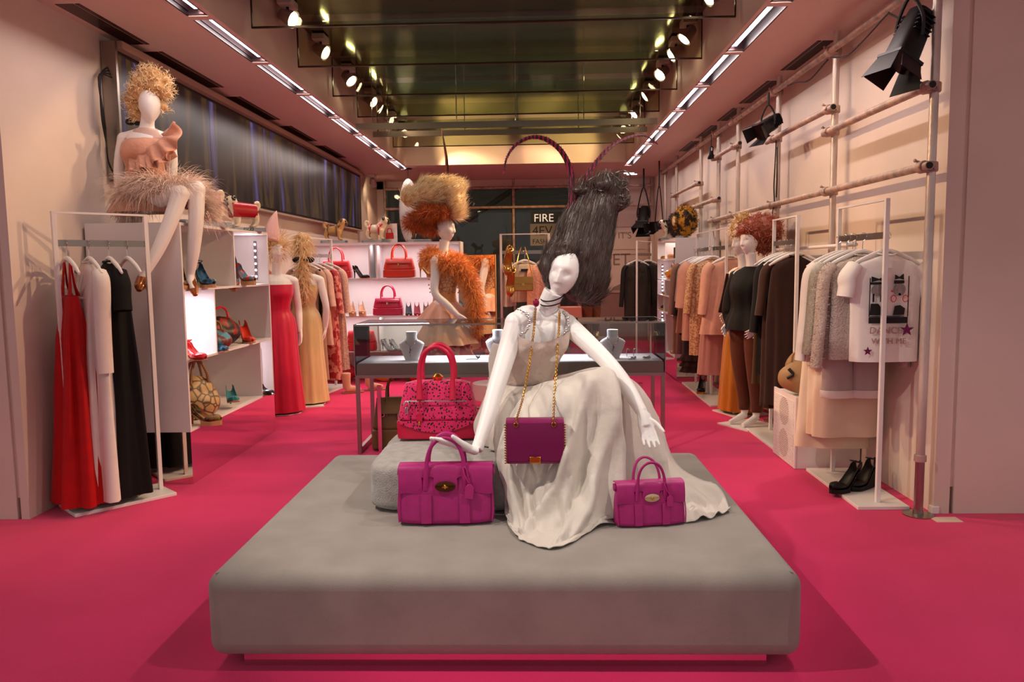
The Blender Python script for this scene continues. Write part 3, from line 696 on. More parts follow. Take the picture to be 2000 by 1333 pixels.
for sx in (-1, 1):
    bd = MB()
    for i in range(16):
        z = h_/2-.012-i*(h_-.02)/15
        bd.tube([(sx*(w_/2-.006), -.042, z+.004), (sx*(w_/2+.004), -.038, z), (sx*(w_/2+.001), -.028, z-.004)], .0026, 5)
    bd.build('gold_whipstitch', M_gold, pb, kind='stuff')
    MB().tube([(sx*.082+math.cos(a)*.009, -.041, h_/2-.012+math.sin(a)*.009) for a in np.linspace(0, 2*PI, 14, endpoint=False)], .0032, 6, closed=True).build('eyelet', M_gold, pb)
def chain(pts, n, r=.006, m=M_gold, name='chain', parent=None):
    c = MB(); sp = [V(q) for q in spline([tuple(p) for p in pts], n)]
    for i, p in enumerate(sp):
        d = (sp[min(i+1, n-1)]-sp[max(i-1, 0)]).normalized(); x, y = frame(d, V((0, 1, .01)))
        if i % 2: x, y = (x+y).normalized(), (y-x).normalized()
        c.tube([p+d*math.cos(a)*r*1.25+x*math.sin(a)*r*.8 for a in np.linspace(0, 2*PI, 8, endpoint=False)], r*.3, 4, closed=True)
    return c.build(name, m, parent, world=True, kind='stuff')
chain([at(1008, 822, 3.30), at(1022, 775, 3.55), at(1033, 715, 3.66), at(1042, 650, 3.70), at(1046, 602, 3.745)], 74, name='chain', parent=pb)
chain([at(1081, 822, 3.30), at(1083, 770, 3.50), at(1087, 715, 3.66), at(1091, 650, 3.715), at(1093, 610, 3.765)], 66, name='chain', parent=pb)
MB().ell(at(1047, 592, 3.745), (.016, .012, .02), 10, 8).build('clasp_jewel', mat('ruby_jewel', '8f0c3c', .15, .2, spec=.8), pb, world=True)
# leopard tote on the cushion
lb = thing('handbag', 'raspberry leopard-spotted tote with tall handles on the grey cushion', 'handbag', (-.512, 3.99, PZ+.236), R(1))
W, D, Hh = .42, .19, .30
bagbody(MB(), W, D, Hh*.34, W*1.02, D*.98, ex=6).build('base', M_redl, lb, ang=180)
bagbody(MB(), W*1.0, D*.96, Hh*.70, W*.80, D*.5, ex=5, sag=.2, z0=Hh*.30).build('body', M_leop, lb, ang=180)
fl = MB(); G = []
for i in range(10):
    f_ = i/9
    G.append([(c*W*.49, -D*.5-.003, Hh*.34-f_*.06*(1-abs(c)**2)) for c in np.linspace(-1, 1, 20)])
fl.sheet(G, .004).build('curved_panel', M_leop, lb)
for yy in (-.075, .06):
    x = .085
    MB().tube([(-x, yy-.025, Hh*.72), (-x, yy-.012, Hh*.95), (-x*1.0, yy, Hh+.07), (-x*.72, yy, Hh+.15), (0, yy, Hh+.185), (x*.72, yy, Hh+.15), (x, yy, Hh+.07), (x, yy-.012, Hh*.95), (x, yy-.025, Hh*.72)], [.019, .014, .011, .011, .011, .011, .011, .014, .019], 10, n=40).build('handle', M_redl, lb)
zp = MB().tube([(-W*.37, -.089, Hh*.685), (0, -.094, Hh*.69), (W*.37, -.089, Hh*.68)], .0035, 6, n=10).build('zip', M_silver, lb)
MB().b2((-W*.385, -.102, Hh*.47), (-W*.345, -.092, Hh*.585)).tube([(-W*.365+.014*math.cos(a), -.097, Hh*.60+.026*math.sin(a)) for a in np.linspace(0, PI, 9)], .004, 6).build('padlock', M_silver, lb, bevel=.003)
MB().tube([(-.08, -.082, Hh*.98), (-.083, -.098, Hh*.8), (-.086, -.104, Hh*.55), (-.087, -.108, Hh*.46)], .004, 6, n=14).build('key_cord', M_redl, lb)
MB().prism([(-.012, 0), (.012, 0), (.015, -.045), (-.015, -.045)], .006, M=Matrix.Translation((-.087, -.103, Hh*.49)) @ Matrix.Rotation(R(90), 4, 'X')).build('key_case', M_redl, lb, bevel=.002)
MB().ell((-.089, -.106, Hh*.31), (.006, .005, .012), 8, 6).build('key', M_gold, lb)
MB().lathe([(.02, 0), (.03, .02), (.012, .035)], 12, c=(0, 0, Hh+.0)).build('clasp', M_gold, lb)
# ---------------------------------------------------------------- builders shared by the racks and shelves
def rack(label, loc, rz, L=.7, plate=.9, wd=.31, Ht=1.86, rail=1.66, hooks=0):
    """clothes rack: local x along the rail"""
    t = thing('clothes_rack', label, 'clothes rack', loc, rz, group='white clothes racks')
    MB().b2((-plate/2, -wd/2, 0), (plate/2, wd/2, .022)).build('base_plate', M_white, t, smooth=False, bevel=.003)
    for sx in (-1, 1): MB().b2((sx*L/2-.013, -.013, .022), (sx*L/2+.013, .013, Ht)).build('post', M_white, t, smooth=False, bevel=.002)
    MB().b2((-L/2-.013, -.013, Ht), (L/2+.013, .013, Ht+.012)).build('top_bar', M_white, t, smooth=False)
    r = MB().b2((-L/2, -.006, rail-.02), (L/2, .006, rail+.02)).build('rail', M_steel, t, smooth=False)
    if hooks:
        h = MB()
        for k in range(hooks): h.ell((-L/2+(k+.5)*L/hooks, -.008, rail+.016), .007, 8, 6)
        h.build('rail_studs', M_chrome, r, kind='stuff')
    return t
_hang = [None]
def hanger(label, loc, rz, s=1, thin=False):
    """origin at the hook top ; arms along x"""
    if _hang[0] is None:
        t = thing('clothes_hanger', '', 'hanger')
        hk = [(.0, 0, -.115), (0, 0, -.055), (.004, 0, -.045), (.018, 0, -.034), (.024, 0, -.018), (.019, 0, -.003), (.004, 0, .004), (-.012, 0, -.001), (-.018, 0, -.012)]
        MB().tube(hk, .0026, 6, n=26).build('hook', M_chrome, t)
        MB().tube([(-.215, 0, -.205), (-.15, 0, -.165), (-.06, 0, -.125), (0, 0, -.110), (.06, 0, -.125), (.15, 0, -.165), (.215, 0, -.205)], [.008, .0125, .0135, .015, .0135, .0125, .008], 8, n=24).build('arms', M_white, t)
        _hang[0] = t; t.location = loc; t.rotation_euler = (0, 0, rz); o = t
    else: o = dup(_hang[0], loc, rz)
    o.scale = (s, s, s); o['label'] = label; o['group'] = 'clothes hangers'; return o
def garment(name, label, cat, loc, rz, m, L=1.0, sh=.40, ws=.36, wb=.4, d=.10, db=None, sleeve=0, sw=.06, slm=None, neck='round', folds=7, fa=.019, straps=False, hem=0, group=None, group2=None, sl_spread=.06, z0=-.12, sag=0):
    """hung garment: origin at the hanger hook, shoulders z0-.. ; x lateral"""
    t = thing(name, label, cat, loc, rz, group=group)
    db = db or d; n = 44; m_ = 26; Rg = []; ph = random.uniform(0, 6)
    top = z0
    for i in range(m_):
        f_ = (i/(m_-1))**1.25; z = top-.01-f_*L
        if straps:
            hw = (ws/2)*(1+.12*math.sin(min(1, f_*4)*PI))+(wb/2-ws/2)*max(0, f_-.12)**1.2
        else:
            k = min(1, f_*L/.10)
            hw = .055+(sh/2-.055)*k**.7 if f_*L < .10 else (sh/2-(sh/2-ws/2)*min(1, (f_*L-.10)/.22)) if f_*L < .32 else ws/2+(wb/2-ws/2)*((f_*L-.32)/(L-.32))**1.1
        dd = (.028 if f_*L < .02 else .035+(d/2-.035)*min(1, f_*L/.25))+(db/2-d/2)*f_**1.5
        a_ = fa*min(1, f_*2.2)
        ring = []
        for j in range(n):
            a = 2*PI*j/n; x = math.copysign(abs(math.cos(a))**.75, math.cos(a))*hw; y = math.copysign(abs(math.sin(a))**.85, math.sin(a))*dd
            wv = a_*(math.sin(a*folds+ph+f_*1.2)+.5*math.sin(a*folds*1.9+ph*2))
            q = V((x, y, 0)); l = q.length
            q = q*(1+wv/max(l, .02))
            dz = 0
            if i < 3 and not straps: dz = -(abs(x)/max(sh/2, .01))*.06*(1-i/3)
            ring.append((q.x, q.y, z+dz+(hem*math.sin(a*2+ph) if i == m_-1 else 0)-sag*abs(math.cos(a))*f_**3))
        Rg.append(ring)
    body = MB().rings(Rg, cap=False).build('body', m, t, ang=180)
    if straps:
        for sx in (-1, 1):
            MB().tube([(sx*ws*.30, -.02, top-.01), (sx*.07, -.012, top+.06), (sx*.055, 0, -.128), (sx*.07, .012, top+.06), (sx*ws*.28, .03, top-.01)], [.034, .022, .014, .018, .03], 8, n=16, flat=.3).build('strap', m, t)
    if sleeve:
        for sx in (-1, 1):
            p0 = (sx*(sh/2-.035), 0, top-.075); sl = sleeve
            pts = [p0, (sx*(sh/2+.015), -.005, top-.15), (sx*(sh/2+sl_spread*.6), -.012, top-.12-sl*.5), (sx*(sh/2+sl_spread), -.015, top-.10-sl)]
            MB().tube(pts, [sw*.9, sw, sw*.95, sw*.9], 12, n=14, flat=.62, cap=False).build('sleeve', slm or m, t, ang=180)
    if neck == 'round':
        MB().tube([(math.cos(a)*.062, math.sin(a)*.034, top-.012+.006*math.cos(2*a)) for a in np.linspace(0, 2*PI, 20, endpoint=False)], .005, 6, closed=True).build('neckband', m, t)
    return t
# shoes ----------------------------------------------------------------
def shoe(label, loc, rz, m, m2=None, heel=.10, plat=0, s=1, wedge=False, strap=False, tilt=0, group='shoes', peep=False, heelm=None, cat='shoe'):
    """toe towards +x"""
    t = thing('shoe', label, cat, loc, rz, group=group, scale=s)
    if tilt: t.rotation_euler = (0, tilt, rz)
    m2 = m2 or mat('shoe_sole', 'b98a5e', .5)
    def base(x):
        if x > .15: return plat+.004*max(0, (x-.2)/.04)**2
        f_ = (.15-x)/.13; f_ = min(1, f_); return plat+heel*(f_*f_*(3-2*f_))
    wdt = lambda x: .026+.022*math.sin(min(1, max(0, x/.24))*PI*.62)**1.0 if x < .19 else max(.012, .047*(1-((x-.19)/.056)**2))
    Rg = []; xs = np.linspace(0.0, .243, 18)
    for x in xs:
        b = base(x); w_ = wdt(x)*.95; hh = .024 if x > .15 else .024+.02*((.15-x)/.15)**1.5
        if x < .05: A_ = 1.0*PI*.62
        elif x < .15: A_ = PI*.46
        else: A_ = PI*(.46+.54*min(1, (x-.15)/.025))
        if x > .225: hh *= 1-.5*((x-.225)/.018)
        ring = []
        for j in range(15):
            a = -A_+2*A_*j/14
            ring.append((x, math.sin(a)*w_, b+hh-math.cos(a)*hh if A_ <= PI*.7 else b+(hh-math.cos(a)*hh)*.92))
        Rg.append(ring)
    MB().sheet(Rg, .003).build('upper', m, t, ang=180)
    so = MB(); Rg = [[(x, -wdt(x)*.98, base(x)-.004), (x, wdt(x)*.98, base(x)-.004), (x, wdt(x)*.98, base(x)+.002), (x, -wdt(x)*.98, base(x)+.002)] for x in xs]
    so.rings(Rg).build('sole', m2, t)
    if plat:
        MB().rings([[(x, -wdt(x)*.96, 0), (x, wdt(x)*.96, 0), (x, wdt(x)*.98, base(x)), (x, -wdt(x)*.98, base(x))] for x in (xs[8:] if not wedge else xs)]).build('platform_sole', heelm or m2, t)
    if not wedge:
        MB().rings([[(cx_+math.cos(a)*r, math.sin(a)*r*1.1, z) for a in np.linspace(0, 2*PI, 10, endpoint=False)] for cx_, r, z in ((.012, .006, 0), (.012, .0065, (heel+plat)*.3), (.013, .009, (heel+plat)*.65), (.018, .018, (heel+plat)*.9), (.022, .024, heel+plat-.003))]).build('heel', heelm or m, t)
    elif not plat:
        MB().rings([[(x, -wdt(x)*.96, 0), (x, wdt(x)*.96, 0), (x, wdt(x)*.98, base(x)), (x, -wdt(x)*.98, base(x))] for x in xs if x < .17]).build('wedge', heelm or m, t)
    if strap:
        z = base(.02)+.06
        MB().tube([(.03+math.cos(a)*.04, math.sin(a)*.03, z+.01*math.cos(a)) for a in np.linspace(0, 2*PI, 16, endpoint=False)], .004, 6, closed=True).build('ankle_strap', m, t)
        MB().tube([(-.004, 0, z-.05), (-.008, 0, z-.02), (-.006, 0, z+.002)], .006, 6).build('back_strap', m, t)
    return t
# birkin-like totes ------------------------------------------------------
def tote(label, loc, rz, m, m2, s=1, W=.33, D=.16, Hh=.24, hh=.13, lockm=None, nflap=True, group='shop handbags'):
    t = thing('handbag', label, 'handbag', loc, rz, scale=s, group=group)
    bagbody(MB(), W, D, Hh*.42, W*.99, D*.96, ex=7).build('base', m2, t, ang=180)
    bagbody(MB(), W*.99, D*.95, Hh*.62, W*.80, D*.45, ex=5, sag=.3, z0=Hh*.38).build('body', m, t, ang=180)
    for yy in (-D*.28, D*.28):
        x = W*.22
        MB().tube([(-x, yy*1.5, Hh*.66), (-x, yy*1.2, Hh*.95), (-x*.95, yy, Hh+hh*.45), (-x*.6, yy, Hh+hh*.85), (0, yy, Hh+hh), (x*.6, yy, Hh+hh*.85), (x*.95, yy, Hh+hh*.45), (x, yy*1.2, Hh*.95), (x, yy*1.5, Hh*.66)], [.013, .01, .0085, .0085, .0085, .0085, .0085, .01, .013], 8, n=30).build('handle', m, t)
    if nflap:
        MB().sheet([[(c*W*.40, -D*.24-.05*f_*D/.16-.012*math.sin(f_*PI), Hh*1.0-f_*Hh*.28) for c in np.linspace(-1, 1, 10)] for f_ in np.linspace(0, 1, 6)], .005).build('flap', m, t)
    MB().b2((-.012, -D*.5-.004, Hh*.60), (.012, -D*.44, Hh*.72)).build('lock', lockm or M_gold, t, bevel=.002)
    return t
# pug figurines -----------------------------------------------------------
M_pugc = mat('pug_cream', 'e2cfae', .35, spec=.6, coat=.4); M_pugb = mat('pug_black', '161012', .25, spec=.6, coat=.5)
def pug(label, loc, rz, s=1, coat=None, bodym=None, harness=None, hm=None, plinth=True, look=0):
    """faces +x, about .2 long"""
    t = thing('dog_figurine', label, 'figurine', loc, rz, scale=s, group='pug figurines')
    z0 = .03 if plinth else 0
    mb = MB(); mb.ell((-.01, 0, z0+.105), (.082, .042, .045), 14, 10); mb.ell((.045, 0, z0+.112), (.05, .045, .055), 14, 10)
    mb.tube([(.06, 0, z0+.13), (.085, 0, z0+.165)], [.042, .04], 12)
    for x, y in ((.058, .025), (.058, -.025), (-.065, .027), (-.065, -.027)):
        mb.tube([(x, y, z0+.1), (x+(.0 if x > 0 else -.014), y, z0+.05), (x+.004, y, z0+.012)], [.026, .018, .014], 10, n=6); mb.ell((x+.012, y, z0+.010), (.02, .015, .011), 10, 6)
    cx_, cz_ = .098, z0+.185
    mb.ell((cx_, 0, cz_), (.044, .044, .042), 14, 10)
    mb.tube([(-.085, 0, z0+.13), (-.105, 0, z0+.155), (-.098, .004, z0+.182), (-.075, .008, z0+.178), (-.077, .01, z0+.155)], [.016, .014, .013, .012, .008], 8, n=16)
    solid('body', mb, bodym or M_pugc, t, voxel=.006, it=4)
    MB().ell((cx_+.034, 0, cz_-.012), (.022, .03, .024), 14, 10).build('muzzle', hm or M_pugb, t)
    for sy in (-1, 1):
        MB().ell((cx_-.008, sy*.038, cz_+.022), (.016, .010, .022), 10, 8, M=Matrix.Rotation(R(25*sy), 4, 'X')).build('ear', hm or M_pugb, t)
        MB().ell((cx_+.034, sy*.021, cz_+.012), .009, 10, 8).build('eye', M_pugb, t)
    if coat:
        mb = MB(); Rg = []
        for f_ in np.linspace(0, 1, 12):
            x = -.075+f_*.178; r = .053+.010*f_
            Rg.append([(x, math.cos(a)*r*.97, z0+.112+.008*f_+math.sin(a)*r*1.08) for a in np.linspace(-.75, PI+.75, 22)])
        mb.sheet(Rg, .006).build('coat', coat, t)
    if harness:
        for x, r in ((-.055, .05), (.04, .06)):
            MB().tube([(x+.006*math.sin(a), math.cos(a)*r*.92, z0+.108+math.sin(a)*r) for a in np.linspace(0, 2*PI, 20, endpoint=False)], .008, 6, closed=True, flat=.5).build('harness_band', harness, t)
        MB().tube([(.066+.0*math.sin(a)+.02*math.sin(a), math.cos(a)*.043, z0+.142+math.cos(a)*0+.02*math.sin(a)) for a in np.linspace(0, 2*PI, 18, endpoint=False)], .008, 6, closed=True).build('collar', harness, t)
    if plinth: MB().b2((-.13, -.06, 0), (.13, .06, .028)).build('plinth', M_acryl, t, smooth=False, bevel=.002)
    return t
def text(name, s, loc, rot, size, m, parent=None, ext=.001, align='CENTER'):
    c = bpy.data.curves.new(name, 'FONT'); c.body = s; c.size = size; c.extrude = ext; c.align_x = align
    o = bpy.data.objects.new(name, c); COL.objects.link(o); dg = bpy.context.evaluated_depsgraph_get()
    me = bpy.data.meshes.new_from_object(o.evaluated_get(dg), depsgraph=dg); bpy.data.objects.remove(o)
    me.name = name; o = bpy.data.objects.new(name, me); COL.objects.link(o); me.materials.clear(); me.materials.append(m)
    o.location = loc; o.rotation_euler = rot; o.parent = parent; return o
# standing mannequin ------------------------------------------------------
def figure(mb, base, rz, arms, h=1.80, head=True, legs=True, seg=14, hands=True, torso=True, hrot=0):
    """base on the floor, faces -y at rz 0; arms: list of (elbow, wrist, tip) in local metres"""
    T = Matrix.Translation(base) @ Matrix.Rotation(rz, 4, 'Z'); k = h/1.8
    g = lambda p: T @ (V(p)*k)
    m2 = MB()
    m2.tube([(0, 0, .88), (0, 0, .96), (0, -.01, 1.08), (0, -.012, 1.22), (0, 0, 1.36), (0, .01, 1.45)], [.15, .165, .115, .135, .15, .06], 20, n=18, flat=.66, up=UPY)
    for sx in (-1, 1): m2.ell((sx*.062, -.085, 1.27), (.06, .05, .06), 12, 8)
    m2.tube([(0, .01, 1.42), (0, 0, 1.5), (0, -.012, 1.58)], [.058, .046, .05], 12, n=6)
    for sx in (-1, 1):
        m2.tube([(0, .005, 1.40), (sx*.10, .005, 1.395), (sx*.175, .01, 1.375)], [.06, .055, .05], 12, n=6)
        if legs:
            m2.tube([(sx*.085, 0, .92), (sx*.09, -.01, .7), (sx*.085, -.01, .49), (sx*.08, .015, .32), (sx*.075, .02, .09)], [.088, .078, .052, .052, .032], 12, n=18)
            m2.tube([(sx*.075, .03, .08), (sx*.08, -.05, .05), (sx*.085, -.15, .02)], [.034, .03, .02], 10, n=8)
    for sx, arm in zip((-1, 1), arms):
        if arm is None: continue
        e, w_, tp = (V(q) for q in arm); s_ = V((sx*.178, .008, 1.372))
        m2.ell(s_, .05, 12, 8); m2.tube([s_, (s_+e)/2+V((0, 0, .005)), e, (e+w_)/2, w_], [.048, .043, .037, .035, .024], 12, n=18)
        if hands: hand_mb(m2, w_, tp-w_, (sx*.9, .25, .1), .95, .12, -1 if sx > 0 else 1)
    if head: head_mb(m2, V((0, -.025, 1.68)), Matrix.Rotation(hrot, 4, 'Z'), .95, seg=30, rg=24)
    mb.v += []; mb.add([g(p) for p in m2.v], m2.f); return T, k
REST = [((-.24, .03, 1.08), (-.25, -.02, .83), (-.25, -.06, .66)), ((.24, .03, 1.08), (.25, -.02, .83), (.25, -.06, .66))]
def shell(pts, n=40, folds=0, fa=0, sub=30, ph=0, up=UPY, grow=1.0, cap=False):
    """cloth tube around a figure: pts (x,y,z,rx,ry) bottom to top or top to bottom"""
    sp = spline(pts, sub); Rg = []
    for i, q in enumerate(sp):
        f_ = i/(sub-1); ring = []
        for j in range(n):
            a = 2*PI*j/n; wv = 1+fa*(f_**grow)*(math.sin(a*folds+ph+f_)+.5*math.sin(a*folds*1.7+ph*2))
            ring.append((q[0]+math.cos(a)*q[3]*wv, q[1]+math.sin(a)*q[4]*wv, q[2]))
        Rg.append(ring)
    return MB().rings(Rg, cap=cap)
# ---------------------------------------------------------------- video wall on the left
def screen_mat():
    m = bpy.data.materials.new('video_picture'); m.use_nodes = True; N = m.node_tree.nodes; L = m.node_tree.links; b = N['Principled BSDF']
    tc = N.new('ShaderNodeTexCoord'); mp = N.new('ShaderNodeMapping'); mp.inputs['Scale'].default_value = (1, 1.7, .22); L.new(tc.outputs['Object'], mp.inputs[0])
    n1 = N.new('ShaderNodeTexNoise'); n1.inputs['Scale'].default_value = 1.7; n1.inputs['Detail'].default_value = 3; n1.inputs['Distortion'].default_value = .5; L.new(mp.outputs[0], n1.inputs[0])
    r1 = N.new('ShaderNodeValToRGB'); e = r1.color_ramp.elements
    e[0].position = .38; e[0].color = lin('0e0a0c'); e[1].position = .72; e[1].color = lin('8f7fae')
    for p, c in ((.48, '241814'), (.53, '5e431f'), (.57, '2a1d22'), (.62, '4d406e')):
        q = e.new(p); q.color = lin(c)
    L.new(n1.outputs[0], r1.inputs[0])
    b.inputs['Base Color'].default_value = (.01, .01, .012, 1); b.inputs['Roughness'].default_value = .3; b.inputs['Specular IOR Level'].default_value = .15
    L.new(r1.outputs[0], b.inputs['Emission Color']); b.inputs['Emission Strength'].default_value = .5
    return m
M_scr = screen_mat()
sc_ = thing('video_screen', 'long dark video screen high on the left wall', 'screen', (-3.0, 9.6, 2.17))
y0, y1, hz = -3.95, 3.95, .93
MB().b2((-.095, y0, 0), (-.012, y1, hz)).build('casing', M_blackp, sc_, smooth=False)
for k in range(5):
    a = y0+.03+k*(y1-y0-.06)/5
    MB().b2((-.012, a+.003, .03), (-.004, a+(y1-y0-.06)/5-.003, hz-.03)).build('display_panel', M_scr, sc_, smooth=False)
MB().b2((-.095, y0, hz), (.05, y1, hz+.055)).build('top_trim', mat('screen_trim', 'b9a08c', .45, .3), sc_, smooth=False)
MB().b2((-.095, y0-.03, 0), (.012, y0, hz+.05)).build('side_trim', M_steel, sc_, smooth=False)
MB().b2((-.095, y0, -.02), (.01, y1, 0)).build('bottom_trim', MATS['screen_trim'], sc_, smooth=False)
cb = MB()
for k in range(4):
    cb.tube([(-3.05+.01*k, 5.64, 2.98-.03*k), (-3.06, 5.54-.008*k, 2.88), (-3.05, 5.50+.01*k, 2.6), (-3.06, 5.56, 2.42+.03*k), (-3.04, 5.53, 2.3), (-3.05, 5.62, 2.2)], .006, 6, n=24)
tag(cb.build('cable_bundle', M_cable), 'tangle of black cables hanging at the near end of the screen', 'cable')
# ---------------------------------------------------------------- left rack with three gowns
A2 = V((-2.926, 4.664)); B2 = V((-2.56, 5.062)); cL = (A2+B2)/2; ang = math.atan2((B2-A2).y, (B2-A2).x)
rack('white clothes rack with evening gowns at the left entrance wall', (cL.x, cL.y, 0), ang, L=.54, plate=.62, wd=.33, rail=1.68)
hp = [V((-2.885, 4.708, 1.697)), V((-2.80, 4.801, 1.697)), V((-2.721, 4.887, 1.697)), V((-2.645, 4.97, 1.697))]
M_redg = cloth('red_crepe', 'b80a0e', .15, .6, sheen=.1); M_whg = cloth('ivory_jersey', 'e8ddd6', .06, .6, bump=.1); M_blg = cloth('black_crepe', '0b090a', .1, .75, sheen=.05)
for p, nm in zip(hp, ('holding the red gown', 'holding the ivory gown', 'holding the black gown', 'at the right end of the left rack')):
    hanger('white hanger '+nm, p, ang-PI/2)
garment('gown', 'long red halter gown hung at the left end of the rack', 'gown', hp[0], ang-PI/2, M_redg, L=1.30, ws=.24, wb=.44, d=.13, db=.30, straps=True, neck=None, z0=-.33, folds=7, fa=.028, group='gowns on the left rack')
tg = garment('gown', 'long ivory long-sleeved gown with a twisted knot at the chest', 'gown', hp[1], ang-PI/2, M_whg, L=1.50, sh=.40, ws=.32, wb=.46, d=.14, db=.26, sleeve=.60, sw=.05, sl_spread=.02, folds=6, fa=.024, group='gowns on the left rack')
kn = MB()
for k in range(9):
    a = k*2*PI/9; kn.tube([(0, -.075, -.36), (math.cos(a)*.05, -.07, -.36+math.sin(a)*.06), (math.cos(a)*.11, -.05, -.36+math.sin(a)*.15)], [.014, .010, .003], 6, n=8)
kn.build('twist_knot', M_whg, tg)
garment('gown', 'long black one-shoulder gown hung third on the left rack', 'gown', hp[2]+V((.0, 0, 0)), ang-PI/2, M_blg, L=1.50, sh=.36, ws=.32, wb=.42, d=.16, db=.28, folds=6, fa=.026, sleeve=.22, sw=.06, group='gowns on the left rack')
# ---------------------------------------------------------------- left shelf cabinet
M_cab = mat('cabinet_white', 'e4dedd', .38, noise=.02, nscale=3)
M_led = mat('led_dot', 'ffffff', .3, emit='fff0ff', estr=16)
cab = thing('shelf_cabinet', 'white open shelf cabinet on a mirrored plinth along the left wall', 'shelf', (-2.75, 6.12, 0))
c0, c1 = -.33, .33; ya, yb = -.87, .88
MB().b2((c0, ya+.022, .372), (c0+.02, yb-.022, 1.812)).build('back_panel', M_cab, cab, smooth=False)
MB().b2((c0, ya, .372), (c1, ya+.022, 1.812)).build('side_panel', M_cab, cab, smooth=False)
MB().b2((c0, yb-.022, .372), (c1, yb, 1.812)).build('side_panel', M_cab, cab, smooth=False)
MB().b2((c0, ya, 1.812), (c1, yb, 1.832)).build('top_panel', M_cab, cab, smooth=False)
for z in (1.358, .862, .372): MB().b2((c0+.02, ya+.022, z), (c1, yb-.022, z+.016)).build('shelf_board', M_cab, cab, smooth=False)
for y, z0, z1 in ((.09, 1.374, 1.812), (-.34, .878, 1.358), (.58, .388, .862)): MB().b2((c0+.02, y-.009, z0), (c1-.004, y+.009, z1)).build('divider', M_cab, cab, smooth=False)
MB().b2((c0+.03, ya+.002, .0), (c1-.002, yb-.002, .372)).build('mirror_plinth', M_mirror, cab, smooth=False)
def leds(parent, x, y, zs, ax='y', d=-1):
    st = MB().b2((x-.012, y-.002, min(zs)-.03), (x+.012, y+.002, max(zs)+.03)).build('led_strip', mat('led_tape', '6a5a60', .5), parent, smooth=False) if ax == 'y' else MB().b2((x-.002, y-.012, min(zs)-.03), (x+.002, y+.012, max(zs)+.03)).build('led_strip', mat('led_tape', '6a5a60', .5), parent, smooth=False)
    for z in zs:
        (MB().ell((x, y+d*.005, z), (.009, .005, .009), 8, 6) if ax == 'y' else MB().ell((x+d*.005, y, z), (.005, .009, .009), 8, 6)).build('led', M_led, st)
leds(cab, .22, yb-.026, [1.44+.058*k for k in range(6)])
leds(cab, .22, yb-.026, [.46+.058*k for k in range(6)])
for z in (1.6, .62): lamp('led_glow', 'AREA', (-2.53, 6.955, z), 2.2, (1, .86, .92), (-2.6, 6.0, z-.02), size=.04, sy=.35)
lamp('led_glow', 'AREA', (-2.6, 5.5, 1.34), 3.5, (1, .86, .94), (-2.6, 5.5, .9), size=.4, sy=.2)
# goods on the cabinet
M_blue = mat('blue_leather', '17324f', .3, noise=.4, nscale=40, col2='2f6f93'); M_multi = mat('multi_print', 'a03a1e', .35, pattern='noise', col2='2f6d86', pscale=38); M_bronze = mat('bronze_leather', 'a5683c', .22, .6)
M_red = mat('red_patent', 'd3181f', .2, coat=.5); M_teal = mat('teal_suede', '12727c', .7, sheen=.4); M_snake = mat('python_skin', 'c9a873', .45, pattern='cells', col2='4b331f', pscale=17, noise=.3, nscale=12); M_tan = mat('tan_leather', '9a6a42', .5); M_sneak = mat('bronze_print', '7d5b38', .4, pattern='noise', col2='2b2018', pscale=40)
shoe('navy strappy high-heeled sandal on the top shelf of the left cabinet', (-2.52, 5.70, 1.375), R(-38), M_blue, heel=.11, plat=.02, strap=True)
shoe('bronze-brown pump behind the hanging foot on the top shelf', (-2.55, 5.47, 1.375), R(-60), M_sneak, heel=.11, plat=.02)
shoe('red and teal patterned shoe leaning on its pair on the top shelf', (-2.52, 6.45, 1.375), R(-30), M_multi, heel=.10, plat=.03)
shoe('red and teal patterned shoe standing upright behind its pair', (-2.52, 6.42, 1.51), R(-70), M_multi, heel=.10, plat=.03, tilt=R(50))
shoe('red strappy sandal at the near end of the middle shelf', (-2.51, 5.40, .879), R(-30), M_red, heel=.06, strap=True)
shoe('second red strappy sandal behind the first on the middle shelf', (-2.52, 5.45, .879), R(-35), M_red, heel=.06, strap=True)
shoe('orange-red pump with toe down on the middle shelf of the left cabinet', (-2.55, 6.62, .879), R(-50), mat('orange_red_leather', 'c5331f', .3), heel=.12, plat=.01)
shoe('black and blue flat shoe in front of the printed bags', (-2.50, 6.0, .879), R(-60), M_blue, heel=.015)
def slouch(label, loc, rz, m, W=.34, D=.2, Hh=.22, s=1, hm=None, nz=.02):
    t = thing('handbag', label, 'handbag', loc, rz, group='slouchy printed bags', scale=s)
    def fn(p):
        z = p.z+Hh/2; f_ = max(0, min(1, z/Hh)); q = V((p.x*(1-.25*f_**2), p.y*(1-.45*f_**2), p.z)); q += q.normalized()*nz*noise3(q, 11); q.z = max(q.z, -Hh/2); return q
    MB().ell((0, 0, Hh/2), (W/2*1.05, D/2*1.1, Hh/2), 34, 22, fn=fn).build('body', m, t, ang=180)
    MB().tube([(-W*.2, 0, Hh*.9), (-W*.17, -.01, Hh*1.2), (0, 0, Hh*1.33), (W*.17, .01, Hh*1.2), (W*.2, 0, Hh*.9)], .009, 8, n=20).build('handle', hm or m, t)
    return t
slouch('slouchy teal printed bag on the middle shelf of the left cabinet', (-2.52, 5.98, .879), R(55), mat('teal_print', '4b8aa0', .45, pattern='noise', col2='6b2a1c', pscale=16), .3, .2, .17, hm=M_tan)
slouch('slouchy dark red printed bag behind the teal one', (-2.60, 6.30, .879), R(60), mat('redprint', '8e1d16', .45, pattern='noise', col2='1d1512', pscale=14), .38, .2, .24, hm=M_red)
sn = thing('handbag', 'python-skin shopper with two braided handles on the bottom shelf', 'handbag', (-2.55, 5.68, .39), R(52))
